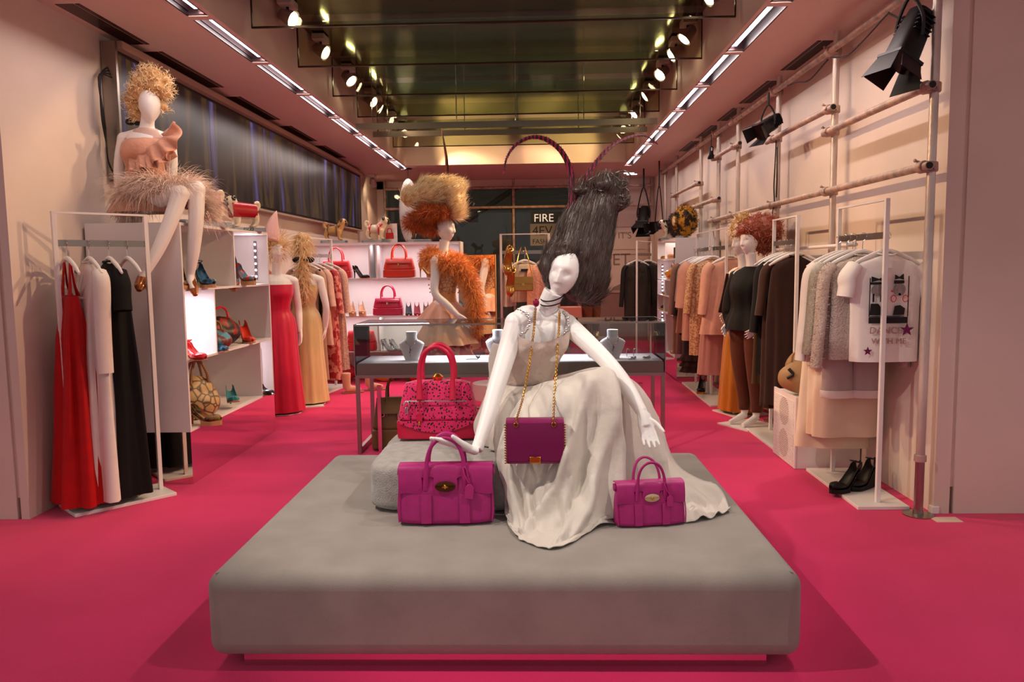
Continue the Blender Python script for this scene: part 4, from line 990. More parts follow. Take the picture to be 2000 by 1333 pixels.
def fns(p):
    f_ = max(0, min(1, (p.z+.16)/.32)); q = V((p.x*(1-.36*f_**1.5), p.y*(1-.5*f_**1.3), p.z)); q += q.normalized()*.016*noise3(q, 10); q.z = max(q.z, -.15); return q
MB().ell((0, 0, .152), (.20, .13, .17), 40, 26, fn=fns).build('body', M_snake, sn, ang=180)
for yy in (-.04, .04): MB().tube([(-.07, yy, .27), (-.06, yy, .34), (-.03, yy*.6, .42), (0, yy*.5, .445), (.03, yy*.6, .42), (.06, yy, .34), (.07, yy, .27)], .011, 8, n=26).build('handle', mat('braid_brown', '5a3421', .6, pattern='bars', col2='c39a63', pscale=40), sn)
shoe('teal suede pump standing on its toe beside the python bag', (-2.52, 6.22, .40), R(-60), M_teal, M_tan, heel=.10, tilt=R(-14))
shoe('small black strappy sandal at the far end of the bottom shelf', (-2.52, 6.86, .389), R(-40), mat('dark_strap', '2b1c18', .4), heel=.03)
shoe('multicoloured sandal in front of the python bag', (-2.51, 5.46, .389), R(-10), mat('green_red_print', '6b6a2a', .4, pattern='noise', col2='a02a1c', pscale=30), heel=.06, plat=.03)
shoe('bronze printed sandal under the python bag beside its multicoloured pair', (-2.52, 5.44, .389), R(-5), M_sneak, heel=.06, plat=.03)
# pugs on the cabinet top
M_coatr = mat('red_coat', 'a3101a', .3, spec=.6)
pug('pug figurine in a red checked coat and hat behind the seated mannequin knees', (-2.52, 5.93, 1.833), R(-135), 1.3, coat=mat('red_check', 'b01620', .3, pattern='waves', col2='1d1010', pscale=22))
p2 = pug('pug figurine in a plain dark red coat on the left cabinet', (-2.52, 6.74, 1.833), R(-140), 1.2, coat=M_coatr)
text('plinth_text', 'ESCO', (0, .0615, .006), (R(90), 0, R(180)), .03, M_black, p2)
for k, (y, x) in enumerate(((5.62, -2.56), (6.24, -2.50), (6.93, -2.50))):
    tag(MB().b2((x-.05, y-.07, 1.833), (x+.05, y+.07, 1.862)).b2((x-.045, y-.065, 1.862), (x+.045, y+.065, 1.87)).build('acrylic_block', M_acryl, smooth=False), 'clear acrylic block on the left cabinet top, %s from the front' % ('first', 'second', 'third')[k], 'display block', 'acrylic blocks')
# ---------------------------------------------------------------- seated mannequin with feather skirt
sm = thing('mannequin', 'white mannequin with curled blonde hair seated on the left cabinet', 'mannequin', (-2.74, 5.5, 1.833))
mb = MB(); Y = 5.5
mb.tube([at(290, 388, Y), at(287, 345, Y), at(285, 305, Y-.02), at(286, 272, Y), at(287, 255, Y)], [.16, .118, .135, .14, .07], 20, n=18, flat=.68, up=UPY)
mb.tube([at(287, 258, Y), at(288, 238, Y-.01), at(292, 215, Y-.02)], [.058, .046, .05], 12, n=6)
for u in (272, 304): mb.ell(at(u, 296, Y-.09), (.058, .05, .058), 12, 8)
s1, s2 = at(243, 272, Y), at(330, 275, Y)
for s_ in (s1, s2): mb.tube([at(287, 262, Y), (at(287, 264, Y)+s_)/2, s_], [.06, .055, .048], 12, n=6); mb.ell(s_, .05, 12, 8)
mb.tube([s1, at(236, 310, Y), at(233, 345, Y-.02), at(236, 385, Y-.05), at(245, 412, Y-.06)], [.048, .044, .038, .034, .024], 12, n=18)
mb.tube([s2, at(335, 310, Y+.02), at(336, 345, Y+.05), at(336, 380, Y+.07)], [.046, .042, .036, .03], 12, n=14)
hand_mb(mb, at(246, 414, Y-.06), (.35, -.5, -.6), (-.5, -.6, .3), .9, .1, 1)
mb.tube([at(275, 392, Y), at(315, 382, 5.38), at(352, 378, 5.28)], [.098, .082, .058], 14, n=12)
mb.ell(at(352, 379, 5.28), .06, 14, 10); mb.ell(at(384, 371, 5.38), .06, 14, 10)
mb.tube([at(352, 380, 5.28), at(330, 440, 5.22), at(308, 490, 5.17), at(284, 535, 5.12)], [.058, .05, .042, .026], 12, n=14)
mb.tube([at(305, 385, 5.5), at(350, 375, 5.45), at(384, 370, 5.38)], [.098, .082, .058], 14, n=12)
mb.tube([at(384, 372, 5.38), at(383, 430, 5.36), at(378, 490, 5.36), at(372, 538, 5.37)], [.058, .052, .043, .027], 12, n=14)
mb.tube([at(372, 536, 5.37), at(372, 552, 5.35), at(377, 566, 5.31)], [.028, .028, .02], 10, n=6)
mb.tube([at(284, 533, 5.12), at(276, 548, 5.10), at(272, 560, 5.05)], [.027, .028, .02], 10, n=6)
head_mb(mb, at(293, 207, Y-.03), Matrix.Rotation(R(22), 4, 'Z'), .98, face=.0, seg=30, rg=24)
solid('body', mb, M_skin, sm, voxel=.0062, it=5, world=True)
for c, f1, f2 in ((at(373, 548, 5.37), at(381, 575, 5.30), 1), (at(277, 546, 5.10), at(272, 566, 5.03), 1)):
    d = (f1-c).normalized()
    o = MB().tube([c-d*.02, c+d*.03, c+d*.07, f1+d*.01], [.034, .038, .036, .016], 12, n=10, flat=.75).build('shoe', M_bronze, sm, world=True)
    x = (d.cross(V((0, 0, 1)))).normalized(); MB().tube([c-d*.03+V((0, 0, -.01)), c-d*.045+V((0, .03, -.06)), c-d*.05+V((0, .04, -.11))], [.016, .009, .006], 8).build('heel', M_bronze, o, world=True)
M_blond = mat('blonde_wig', 'e6bd88', .45, noise=.35, nscale=30, spec=.4, col2='a8743c'); M_blond2 = mat('blonde_strand', 'f5d8a8', .45)
hb = MB()
for u, v, y, r in ((280, 170, 5.48, .085), (305, 168, 5.47, .075), (290, 155, 5.5, .08), (270, 185, 5.5, .07), (318, 178, 5.48, .055), (262, 205, 5.52, .055), (300, 150, 5.5, .06), (278, 158, 5.46, .05), (268, 225, 5.54, .045), (255, 195, 5.5, .04), (318, 208, 5.5, .035), (322, 160, 5.48, .045)):
    hb.ell(at(u, v, y), r, 14, 10)
sw_ = solid('wig', hb, M_blond, sm, voxel=.009, it=4, world=True)
P_, N_ = sample(sw_.data, 900); strands('wig_curls', P_, N_*.6+np.array([0, 0, .3]), .07, .006, M_blond2, sw_, k=7, grav=.2, curl=.75, jit=.5, twist=1.3)
MB().ell(at(255, 238, 5.56), (.04, .02, .025), 10, 8).ell(at(268, 240, 5.55), (.025, .02, .02), 10, 8).build('hair_bow', M_black, sw_, world=True)
M_chif = mat('blush_chiffon', 'd69a80', .75, noise=.15, nscale=9, sheen=.4, bump=.5, bscale=22, dist=.02)
bt = at(288, 375, Y); b1 = at(286, 330, Y); b2_ = at(286, 285, Y)
shell([(bt.x, bt.y, bt.z, .16, .12), (b1.x, b1.y, b1.z, .135, .115), ((b1.x+b2_.x)/2, b1.y-.03, (b1.z+b2_.z)/2, .152, .145), (b2_.x, b2_.y-.02, b2_.z, .156, .138), (b2_.x, b2_.y, b2_.z+.05, .142, .085)], folds=9, fa=.02, sub=22).build('top', M_chif, sm, world=True, ang=180)
yk = at(287, 262, Y)
shell([(b2_.x, b2_.y, b2_.z+.03, .150, .10), (yk.x, yk.y, yk.z-.03, .16, .085), (yk.x, yk.y, yk.z+.035, .075, .06)], n=40, sub=10).build('sheer_yoke', mat('sheer_blush', 'd9a48c', .8, alpha=.45), sm, world=True, ang=180)
# one-shoulder ruffle
for k, (pts, wd, fr) in enumerate((([at(255, 318, 5.38), at(275, 312, 5.36), at(300, 300, 5.36), at(322, 285, 5.38), at(337, 268, 5.42), at(328, 254, 5.45)], .13, 18), ([at(258, 330, 5.37), at(280, 322, 5.35), at(305, 312, 5.36), at(328, 300, 5.40), at(340, 312, 5.45)], .10, 16))):
    sp = [V(q) for q in spline([tuple(p) for p in pts], 80)]; G = []
    for i, p in enumerate(sp):
        d = (sp[min(i+1, 79)]-sp[max(0, i-1)]).normalized(); n_ = V((0, -1, .1)); s_ = d.cross(n_).normalized()
        G.append([p+s_*wd*(c-.4)+n_*(.016+.03*c*math.sin(i*.45+k)+.02*c) for c in np.linspace(0, 1, 7)])
    MB().sheet(G, .003).build('ruffle', M_chif, sm, world=True, ang=180)
M_feaP = mat('blush_feather', 'fce0cc', .7, noise=.2, nscale=20, sheen=.4)
P_ = []; D_ = []; L_ = []
for k in range(5200):
    a = rng.uniform(-.4, PI+1.3); f_ = rng.random()
    c = at(280+f_*60, 372-8*f_+rng.uniform(-8, 22), 5.50-.1*f_)
    rx = .17+.03*rng.random()
    p = c+V((-math.cos(a)*rx*.8, -math.sin(a)*rx*.75, .02*rng.random()))
    if rng.random() < .35: p = at(rng.uniform(205, 285), rng.uniform(372, 420), 5.42+.1*rng.random())
    elif rng.random() < .22: p = at(rng.uniform(378, 404), rng.uniform(378, 430), 5.52-.05*rng.random())
    p.x = max(p.x, -2.86)
    P_.append(tuple(p)); d = V((p.x-c.x, p.y-c.y, .12)).normalized()
    if p.x < c.x-.1: d = V((-.12, -.6, -.35))
    D_.append(tuple(d)); L_.append(rng.uniform(.10, .26))
strands('feather_skirt', P_, D_, L_, .0045, M_feaP, sm, k=6, grav=1.8, jit=.38, curl=.18, world=True)
cx = at(283, 392, Y)
shell([(cx.x, cx.y, cx.z+.06, .15, .12), (cx.x, cx.y-.02, cx.z, .19, .16), (cx.x-.02, cx.y-.03, cx.z-.09, .22, .18)], folds=7, fa=.05, sub=12).build('underskirt', mat('blush_underskirt', 'cf9c86', .8, sheen=.3), sm, world=True, ang=180)
# ---------------------------------------------------------------- two gown mannequins past the cabinet
M_fuch = mat('fuchsia_silk', 'd01a44', .4, noise=.12, nscale=8, sheen=.3, stretch=(6, 6, .5)); M_butter = mat('butter_silk', 'd9ba86', .42, noise=.1, nscale=8, sheen=.3, stretch=(6, 6, .5))
def gownfig(label, base, rz, m, z_top, back_hair=False):
    t = thing('mannequin', label, 'mannequin', base, rz, group='gown mannequins')
    mb = MB(); figure(mb, (0, 0, 0), 0, [((-.23, .05, 1.08), (-.22, -.0, .84), (-.2, -.04, .67)), ((.23, .05, 1.08), (.22, .0, .84), (.2, -.04, .67))], legs=False)
    solid('body', mb, M_skin, t, voxel=.006, it=3)
    shell([(0, -.012, z_top+.025, .16, .142), (0, -.012, 1.25, .155, .15), (0, -.01, 1.18, .135, .12), (0, -.01, 1.08, .122, .095), (0, 0, .95, .175, .13), (0, 0, .6, .19, .17), (0, 0, .25, .215, .2), (0, 0, .03, .235, .22)], n=72, folds=11, fa=.035, sub=34, grow=1.3).build('gown', m, t, ang=180)
    MB().lathe([(.0, 0), (.2, 0), (.2, .012), (0, .014)], 24).build('stand_plate', M_white, t)
    return t
g1 = gownfig('mannequin in a strapless fuchsia gown with a pale pink cone hat', (-2.66, 7.92, 0), R(35), M_fuch, 1.32)
g2 = gownfig('mannequin in a butter gown seen from behind with long blonde hair and black bow', (-2.55, 8.47, 0), R(200), M_butter, 1.30)
MB().b2((-.15, .05, 0), (.15, .3, .012)).build('floor_plate', M_white, g2, smooth=False)
hb = MB(); hb.ell((0, .0, 1.74), (.10, .12, .11), 14, 10).ell((0, .06, 1.82), (.09, .08, .08), 14, 10).tube([(0, .08, 1.78), (0, .12, 1.62), (.01, .13, 1.45), (0, .12, 1.28), (0.01, .11, 1.12)], [.08, .055, .06, .05, .015], 12, n=16)
wg = solid('wig', hb, M_blond, g2, voxel=.01, it=3)
P_, N_ = sample(wg.data, 900); strands('wig_strands', P_, N_*.4+np.array([0, 0, -.6]), .12, .006, M_blond2, wg, k=6, grav=.6, curl=.3, jit=.3)
for sx in (-1, 1): MB().ell((sx*.06, .15, 1.60), (.058, .02, .034), 12, 8).build('bow_loop', M_black, g2)
MB().ell((0, .16, 1.60), (.018, .02, .02), 8, 6).build('bow_knot', M_black, g2)
hb = MB(); hb.ell((0, .02, 1.74), (.10, .12, .11), 14, 10).ell((.05, .06, 1.78), (.07, .08, .07), 12, 8)
wg = solid('wig', hb, M_blond, g1, voxel=.012, it=3)
P_, N_ = sample(wg.data, 500); strands('wig_strands', P_, N_, .13, .006, M_blond2, wg, k=6, grav=.3, curl=.5, jit=.4)
hat = MB(); G = []
for i in range(14):
    f_ = i/13; r = .105*(1-f_)**.75+.002; c = V((-.05-.02*f_+.09*f_*f_, -.02, 1.80+.30*f_))
    G.append([c+V((math.cos(a)*r*(1+.12*math.sin(3*a+f_*3)), math.sin(a)*r*.8, .02*math.sin(2*a)*(1-f_))) for a in np.linspace(0, 2*PI, 22, endpoint=False)])
hat.rings(G).build('cone_hat', mat('pale_pink_felt', 'e6b6ae', .7, sheen=.4), g1, ang=180)
# back-left rack with mixed clothes
rack('white clothes rack with printed dresses behind the gown mannequins', (-2.62, 9.3, 0), R(80), L=.8, plate=.95, rail=1.66)
M_taupe = cloth('taupe_knit', 'b58f78', .1); M_print = mat('red_floral', 'd98a7c', .6, pattern='noise', col2='a3202a', pscale=14, sheen=.2); M_fur = mat('pale_fur', 'e0b9a4', .9, noise=.3, nscale=40, bump=1, bscale=60); M_mprint = mat('striped_print', 'c8584a', .6, pattern='waves', col2='6f7a3c', pscale=5, stretch=(1, 1, 3))
rk = R(80)-PI/2
for k, (x, y, m, L_, sl, lb, lb2) in enumerate(((-2.68, 8.98, M_taupe, 1.35, .5, 'taupe knit maxi dress with a black side band', 'taupe dress'), (-2.645, 9.14, cloth('stripe_blush', 'd9b1a0', .2), .95, .4, 'blush striped dress beside the taupe one', 'blush dress'), (-2.60, 9.32, M_print, 1.40, .5, 'red floral printed maxi dress', 'red floral dress'), (-2.56, 9.52, M_fur, 1.30, .5, 'pale pink furry long coat', 'furry coat'))):
    p = V((x, y, 1.675)); hanger('white hanger holding the '+lb2, p, rk); g_ = garment('dress' if k < 3 else 'coat', lb+' on the back left rack', 'dress' if k < 3 else 'coat', p, rk, m, L=L_, sh=.40, ws=.36, wb=.46, d=.12, db=.16, sleeve=sl, folds=5, group='clothes on the back left rack')
    if k == 0: MB().tube([(.19, -.03, -.18), (.21, -.06, -.5), (.20, -.07, -.85)], .02, 6, n=10, flat=.4).build('side_band', M_blg, g_)
    if k == 3:
        P_, N_ = sample(g_.children[0].data, 1500); strands('fur', P_, N_, .04, .004, M_fur, g_.children[0], k=3, grav=.6)
garment('gown', 'striped multicolour gown half hidden behind the fuchsia gown', 'gown', (-2.9, 8.2, 1.66), R(60), M_mprint, L=1.2, sh=.3, ws=.28, wb=.4, d=.12, group='gown mannequins', folds=5)
# ---------------------------------------------------------------- back shelf unit facing the room
bs = thing('shelf_unit', 'white open shelf unit facing the room at the back left', 'shelf', (-1.93, 10.2, 0))
x0, x1, f0, f1 = -1.05, .98, -.2, .2
MB().b2((x0, f1-.018, .0), (x1, f1, 1.812)).build('back_panel', M_cab, bs, smooth=False)
for x in (x0, x1-.02): MB().b2((x, f0, .0), (x+.02, f1-.018, 1.812)).build('side_panel', M_cab, bs, smooth=False)
MB().b2((x0, f0, 1.812), (x1, f1, 1.832)).build('top_panel', M_cab, bs, smooth=False)
for z in (1.358, .866, .40): MB().b2((x0+.02, f0, z), (x1-.02, f1-.018, z+.014)).build('shelf_board', M_cab, bs, smooth=False)
for x, za, zb in ((-.21, 1.372, 1.812), (-.12, 1.372, 1.812), (-.64, .88, 1.358), (-.12, .414, .866)): MB().b2((x-.009, f0+.004, za), (x+.009, f1-.018, zb)).build('divider', M_cab, bs, smooth=False)
for z in (1.79, 1.34, .85): lamp('shelf_glow', 'AREA', (-1.93, 10.12, z), 6, (1, .84, .86), (-1.93, 10.12, 0), size=1.9, sy=.1)
S1, S2, S3 = 1.373, .881, .415
M_coral = mat('coral_leather', 'd82a34', .32, coat=.2); M_orr = mat('orange_red_calf', 'c9301c', .32); M_fuc = mat('fuchsia_leather', 'c0104a', .25, coat=.4); M_goldl = mat('gold_leather', 'b98d4a', .25, .7); M_nude = mat('nude_leather', 'd9a07e', .4)
tote('coral red tote on the upper left of the back shelves', (-2.60, 10.12, S1), 0, M_coral, M_coral, 1.0, W=.40, hh=.16)
tote('orange-red tote with twin handles on the upper right of the back shelves', (-1.77, 10.12, S1), 0, M_orr, M_orr, 1.0, W=.42, hh=.17, Hh=.26)
tote('shiny fuchsia tote with a silver charm on the middle back shelf', (-1.93, 10.12, S2), 0, M_fuc, M_fuc, 1.0, W=.40, hh=.15, lockm=M_silver)
tote('red tote on the lowest back shelf seen through the glass case', (-2.30, 10.12, S3), 0, M_coral, M_coral, 1.0, W=.40, hh=.05, Hh=.27)
shoe('black and nude pump beside the coral tote', (-2.36, 10.06, S1), R(-25), M_black, M_nude, heel=.11)
shoe('gold and black sandal beside the orange-red tote', (-1.50, 10.08, S1), R(-15), M_goldl, heel=.11, plat=.02, strap=True)
shoe('second gold and black sandal at the right end of the upper back shelf', (-1.36, 10.06, S1), R(-40), M_goldl, heel=.11, plat=.02, strap=True)
shoe('taupe pump at the left end of the middle back shelf', (-2.72, 10.06, S2), R(-120), mat('taupe_suede', '8a7560', .7), heel=.11, plat=.02)
shoe('pale peach platform pump on the middle back shelf, left of the pair', (-2.42, 10.08, S2), R(-70), M_nude, heel=.10, plat=.035, heelm=M_nude)
shoe('pale peach platform pump on the middle back shelf, right of the pair', (-2.29, 10.08, S2), R(-70), M_nude, heel=.10, plat=.035, heelm=M_nude)
for k, (x, c, nm) in enumerate(((-1.66, '2a2a3c', 'navy'), (-1.55, '8f1430', 'burgundy'), (-1.43, '6b3a2e', 'brown'))):
    shoe(nm+' pump in the row of three on the middle back shelf', (x, 10.10, S2), R(-80), mat(nm+'_suede', c, .6), M_nude, heel=.11)
shoe('clear plastic sandal on the lowest back shelf', (-2.02, 10.08, S3), R(-30), M_acryl, M_acryl, heel=.09, heelm=M_acryl, strap=True)
shoe('second clear plastic sandal behind the first', (-1.92, 10.12, S3), R(-30), M_acryl, M_acryl, heel=.09, heelm=M_acryl)
shoe('brown bow pump at the left end of the lowest back shelf', (-2.80, 10.08, S3), R(-60), M_tan, heel=.08)
pug('tan pug figurine with a knitted cap on the back shelf top', (-2.62, 10.12, 1.833), 0, 1.25, bodym=mat('pug_tan', 'c79a5e', .4), harness=mat('harness_brown', '7a5540', .5), hm=mat('cap_mix', '6b4a44', .6, pattern='noise', col2='2a1a1c', pscale=60))
pug('white pug figurine with a red harness on the back shelf top', (-2.07, 10.12, 1.833), 0, 1.3, harness=M_red)
cdp = tag(MB().b2((-.1, -.004, 0), (.1, .004, .25)).build('bag_card', mat('card_white', 'e9d6cf', .6), None, smooth=False), 'white card with a printed red handbag behind the white pug', 'card')
cdp.location = (-1.90, 10.2, 1.833)
MB().prism([(-.055, .05), (.055, .05), (.05, .13), (-.05, .13)], .002, M=Matrix.Translation((0, -.004, 0)) @ Matrix.Rotation(R(90), 4, 'X')).tube([(-.03, -.006, .13), (-.02, -.006, .18), (.02, -.006, .18), (.03, -.006, .13)], .006, 6, n=12).build('printed_bag', M_red, cdp)
pug('dark spotted pug figurine under the orange fur stole', (-1.50, 10.12, 1.833), R(180), 1.2, bodym=mat('pug_dark', '6b4b30', .4, pattern='noise', col2='1c120c', pscale=30))
for k, (x, m, lb) in enumerate(((-2.55, M_redl, 'dark red boxy bag'), (-2.0, mat('ochre', 'c79a3e', .5), 'ochre fabric roll'), (-1.6, M_red, 'red flat bag'))):
    slouch(lb+' on the floor level of the back shelves', (x, 10.1, .003), R(10), m, .36, .2, .26)
# pale suede boots on the floor left of the case
for k, (x, y) in enumerate(((-2.28, 9.15), (-2.05, 9.35))):
    t = thing('ankle_boot', 'pale suede ankle boot on the floor by the back shelves, %s' % ('nearer' if k == 0 else 'farther'), 'boot', (x, y, 0), R(20), group='suede boots')
    b = MB(); b.tube([(0, 0, .25), (0, 0, .12), (.01, 0, .06)], [.055, .05, .05], 14, n=10); b.tube([(-.01, 0, .05), (.08, 0, .045), (.17, 0, .03)], [.05, .045, .03], 12, n=8)
    solid('upper', b, mat('pale_suede', 'd3a486', .85, sheen=.3), t, voxel=.009)
    MB().b2((-.06, -.045, 0), (.2, .045, .014)).build('sole', M_tan, t, bevel=.01)
# ---------------------------------------------------------------- glass jewellery case
dc = thing('display_case', 'glass jewellery display case on steel legs behind the platform', 'display case', (-.21, 6.38, 0))
a0, a1, d0, d1 = -1.237, 1.24, -.28, .28
for x in (a0, a1-.03):
    for y in (d0, d1-.03): MB().b2((x, y, 0), (x+.03, y+.03, .64)).build('leg', M_steel, dc, smooth=False)
    MB().b2((x, d0+.03, 0.0), (x+.03, d1-.03, .05)).build('foot_bar', M_steel, dc, smooth=False)
MB().b2((a0, d0, .62), (a1, d1, .645)).build('frame', M_steel, dc, smooth=False)
M_deckm = mat('deck_grey', 'b8aea9', .35, .4)
MB().b2((a0+.01, d0+.01, .645), (a1-.01, d1-.01, .728)).build('deck', M_deckm, dc, smooth=False)
MB().b2((a0+.02, d0+.02, .728), (a1-.02, d1-.02, .738)).build('deck_cloth', mat('deck_cloth', 'e8dfe6', .7), dc, smooth=False)
for nm, p, q in (('glass_front', (a0, d0, .645), (a1, d0+.006, 1.044)), ('glass_back', (a0, d1-.006, .645), (a1, d1, 1.044)), ('glass_side', (a0, d0+.006, .645), (a0+.006, d1-.006, 1.044)), ('glass_side', (a1-.006, d0+.006, .645), (a1, d1-.006, 1.044)), ('glass_top', (a0, d0, 1.044), (a1, d1, 1.052))):
    MB().b2(p, q).build(nm, M_glass, dc, smooth=False)
e_ = MB()
for y in (d0, d1): MB().b2((a0, y-.003, 1.04), (a1, y+.003, 1.054)).build('edge_strip', M_steel, dc, smooth=False)
for x in (a0, a1): MB().b2((x-.003, d0, 1.04), (x+.003, d1, 1.054)).build('edge_strip', M_steel, dc, smooth=False)
for x in (a0, a1):
    for y in (d0, d1): MB().b2((x-.0035, y-.0035, .645), (x+.0035, y+.0035, 1.04)).build('corner_strip', M_steel, dc, smooth=False)
for x in (-.5, .5): lamp('case_light', 'AREA', (-.21+x, 6.40, 1.038), 4.5, (.92, .88, 1), (-.21+x, 6.40, 0), size=.9, sy=.03)
# lower rail and mirror feet
for x in (a0+.16, a1-.2):
    MB().b2((x, d0+.05, 0), (x+.03, d0+.09, .55)).build('glass_support', M_mirror, dc, smooth=False)
M_bust = mat('bust_white', 'eae4ea', .6)
def bust(label, loc, nm):
    t = thing('necklace_bust', label, 'jewellery bust', loc, group='necklace busts')
    Rg = []
    for z, w_, d_ in ((0, .055, .03), (.02, .06, .032), (.10, .095, .04), (.135, .105, .045), (.155, .085, .045), (.17, .05, .04), (.19, .043, .038), (.225, .046, .042), (.235, .044, .04)):
        Rg.append([(math.copysign(abs(math.cos(a))**.8, math.cos(a))*w_, math.sin(a)*d_+.02*(z/.23), z) for a in np.linspace(0, 2*PI, 28, endpoint=False)])
    MB().rings(Rg).build('stand', M_bust, t)
    nk = MB().tube([(-.047, -.02, .175), (-.035, -.045, .145), (-.015, -.048, .122), (0, -.05, .112), (.015, -.048, .122), (.035, -.045, .145), (.047, -.02, .175)], .0022, 5, n=24).build('necklace', M_silver, t)
    MB().ell((0, -.052, .095), (.009, .005, .014), 8, 6).ell((-.006, -.052, .07), (.008, .005, .012), 8, 6).tube([(0, -.05, .1), (-.004, -.05, .03)], .0015, 5).build('pendant', mat('pendant_grey', '8f8a8c', .2, .8), nk)
    return t
bust('white necklace bust with a flower pendant at the left in the glass case', (-1.02, 6.3, .739), 0)
bust('white necklace bust half hidden behind the seated mannequin arm', (-.31, 6.4, .739), 1)
bust('white necklace bust with a small square pendant at the right in the glass case', (.635, 6.3, .739), 2)
def jewel(label, loc, k):
    t = thing('jewellery_piece', label, 'jewellery', loc, random.uniform(0, 3), group='jewellery in the case')
    if k == 0:
        m = MB()
        for q in range(9):
            a = q*.7; m.tube([(0, 0, .012), (math.cos(a)*.02, math.sin(a)*.012, .03+.012*math.sin(q*2))], [.004, .002], 5)
        m.build('flower', M_black, t, kind='stuff'); MB().tube([(0, 0, .006), (.05, 0, .005), (.1, .01, .004)], .003, 5).build('stem', M_silver, t)
    elif k == 1:
        MB().tube([(math.cos(a)*.026, math.sin(a)*.026, .012) for a in np.linspace(0, 2*PI, 24, endpoint=False)], [.008]*24, 8, closed=True).build('ring', M_silver, t); MB().ell((0, -.026, .02), .009, 8, 6).build('stone', M_acryl, t)
    else:
        for s_ in (-1, 1): MB().tube([(s_*.03, 0, 0), (s_*.03, 0, .055), (s_*.03+.012, 0, .065), (s_*.03+.02, 0, .05)], .0035, 6, n=14).build('hoop_stand', M_acryl, t)
    return t
jewel('dark flower brooch on the case deck left of the seated mannequin', (-.47, 6.28, .739), 0)
jewel('silver bangle on the case deck behind the mannequin shoulder', (.47, 6.36, .739), 1)
jewel('clear earring stand in the right of the glass case', (.79, 6.40, .739), 2)
jewel('silver ring with a stone at the right front of the case deck', (.78, 6.2, .739), 1)
jewel('silver ring with a stone at the right end of the case deck', (.90, 6.22, .739), 1)
# olive bag on the floor under the case
ob = tote('olive leather tote on the floor under the left of the case', (-1.13, 6.30, 0.003), R(4), mat('olive_leather', '7a5f38', .5, noise=.1), MATS['olive_leather'], 1.0, W=.46, D=.2, Hh=.43, hh=.2, lockm=M_silver)
MB().tube([(math.cos(a)*.014-.13, -.105, .30+math.sin(a)*.014) for a in np.linspace(0, 2*PI, 14, endpoint=False)], .005, 6, closed=True).build('eyelet', M_silver, ob)
slouch('raspberry fabric bag on the floor behind the cushion under the case', (-.72, 6.1, .003), R(0), M_redl, .5, .3, .25)
# ---------------------------------------------------------------- mannequin in orange fur
of = thing('mannequin', 'mannequin in profile with huge blonde wig and orange fur behind the case', 'mannequin', (at(868, 560, 7.4).x, 7.4, .11))
mb = MB(); figure(mb, (0, 0, .07), R(72), [((-.25, -.02, 1.08), (-.17, -.22, .86), (-.12, -.36, .74)), ((.23, .05, 1.08), (.22, .0, .84), (.2, -.04, .67))])
solid('body', mb, M_skin, of, voxel=.0052, it=3)
MB().lathe([(0, -.11), (.24, -.11), (.24, .07), (0, .07)], 28).build('base_disc', M_white, of)
M_org = mat('orange_fur', 'e58a40', .75, noise=.4, nscale=30, col2='a84f1c', sheen=.4); M_org2 = mat('orange_fur_tip', 'f5a65a', .7)
M_emb = mat('embroidered_gold', 'e0b083', .45, pattern='cells', col2='a86b4a', pscale=30, bump=.5, bscale=80); M_peach = mat('peach_satin', 'f4b89c', .45, noise=.15, nscale=12, sheen=.3)
T = Matrix.Rotation(R(72), 4, 'Z')
o_ = shell([(0, 0, 1.40, .14, .09), (0, -.012, 1.34, .155, .135), (0, -.01, 1.2, .128, .105), (0, 0, 1.12, .13, .1)], n=48, sub=16); o_.v = [tuple(T @ V(p)) for p in o_.v]; o_.build('bodice', M_emb, of, ang=180)
o_ = shell([(0, 0, 1.15, .134, .104), (0, 0, 1.10, .135, .106), (0, 0, 1.05, .14, .112)], n=48, sub=8); o_.v = [tuple(T @ V(p)) for p in o_.v]; o_.build('belt', mat('gold_satin', 'e2a468', .35, sheen=.2), of, ang=180)
for k, (zt, zb, r0, r1) in enumerate(((1.06, .90, .145, .27), (.93, .66, .19, .33), (.70, .46, .24, .34))):
    o_ = shell([(0, 0, zt, r0, r0*.8), (0, 0, (zt+zb)/2+.02, (r0+r1)/2*.95, (r0+r1)/2*.8), (0, 0, zb, r1, r1*.88)], n=84, folds=9, fa=.09, sub=12, ph=k); o_.v = [tuple(T @ V(p)) for p in o_.v]; o_.build('ruffle', M_peach if k < 2 else MATS['red_floral'], of, ang=180)
sq = MB()
for k in range(90):
    a = random.uniform(0, 6.28); z = random.uniform(1.14, 1.38); sq.ell((math.cos(a)*.15, math.sin(a)*.15, z), .007, 6, 5)
sq.build('sequins', M_gold, of, kind='stuff')
# fur boa round the neck and down the front (towards +x)
bo = MB(); bp = [(-.10, -.12, 1.45), (-.14, .02, 1.49), (-.06, .14, 1.48), (.08, .10, 1.44), (.14, -.06, 1.40), (.20, -.08, 1.33), (.27, -.05, 1.18), (.30, -.03, 1.0), (.30, -.02, .85), (.29, -.02, .72)]
bo.tube(bp, [.06, .075, .075, .075, .085, .082, .07, .06, .055, .03], 12, n=40)
bo.tube([(-.12, -.05, 1.45), (.0, -.14, 1.42), (.12, -.11, 1.39)], [.07, .08, .08], 12, n=12)
boa = solid('fur_boa', bo, M_org, of, voxel=.014, it=3)
P_, N_ = sample(boa.data, 5200); strands('fur_strands', P_, N_+np.array([0, 0, -.25]), .07, .005, M_org2, boa, k=5, grav=.8, jit=.35, curl=.2)
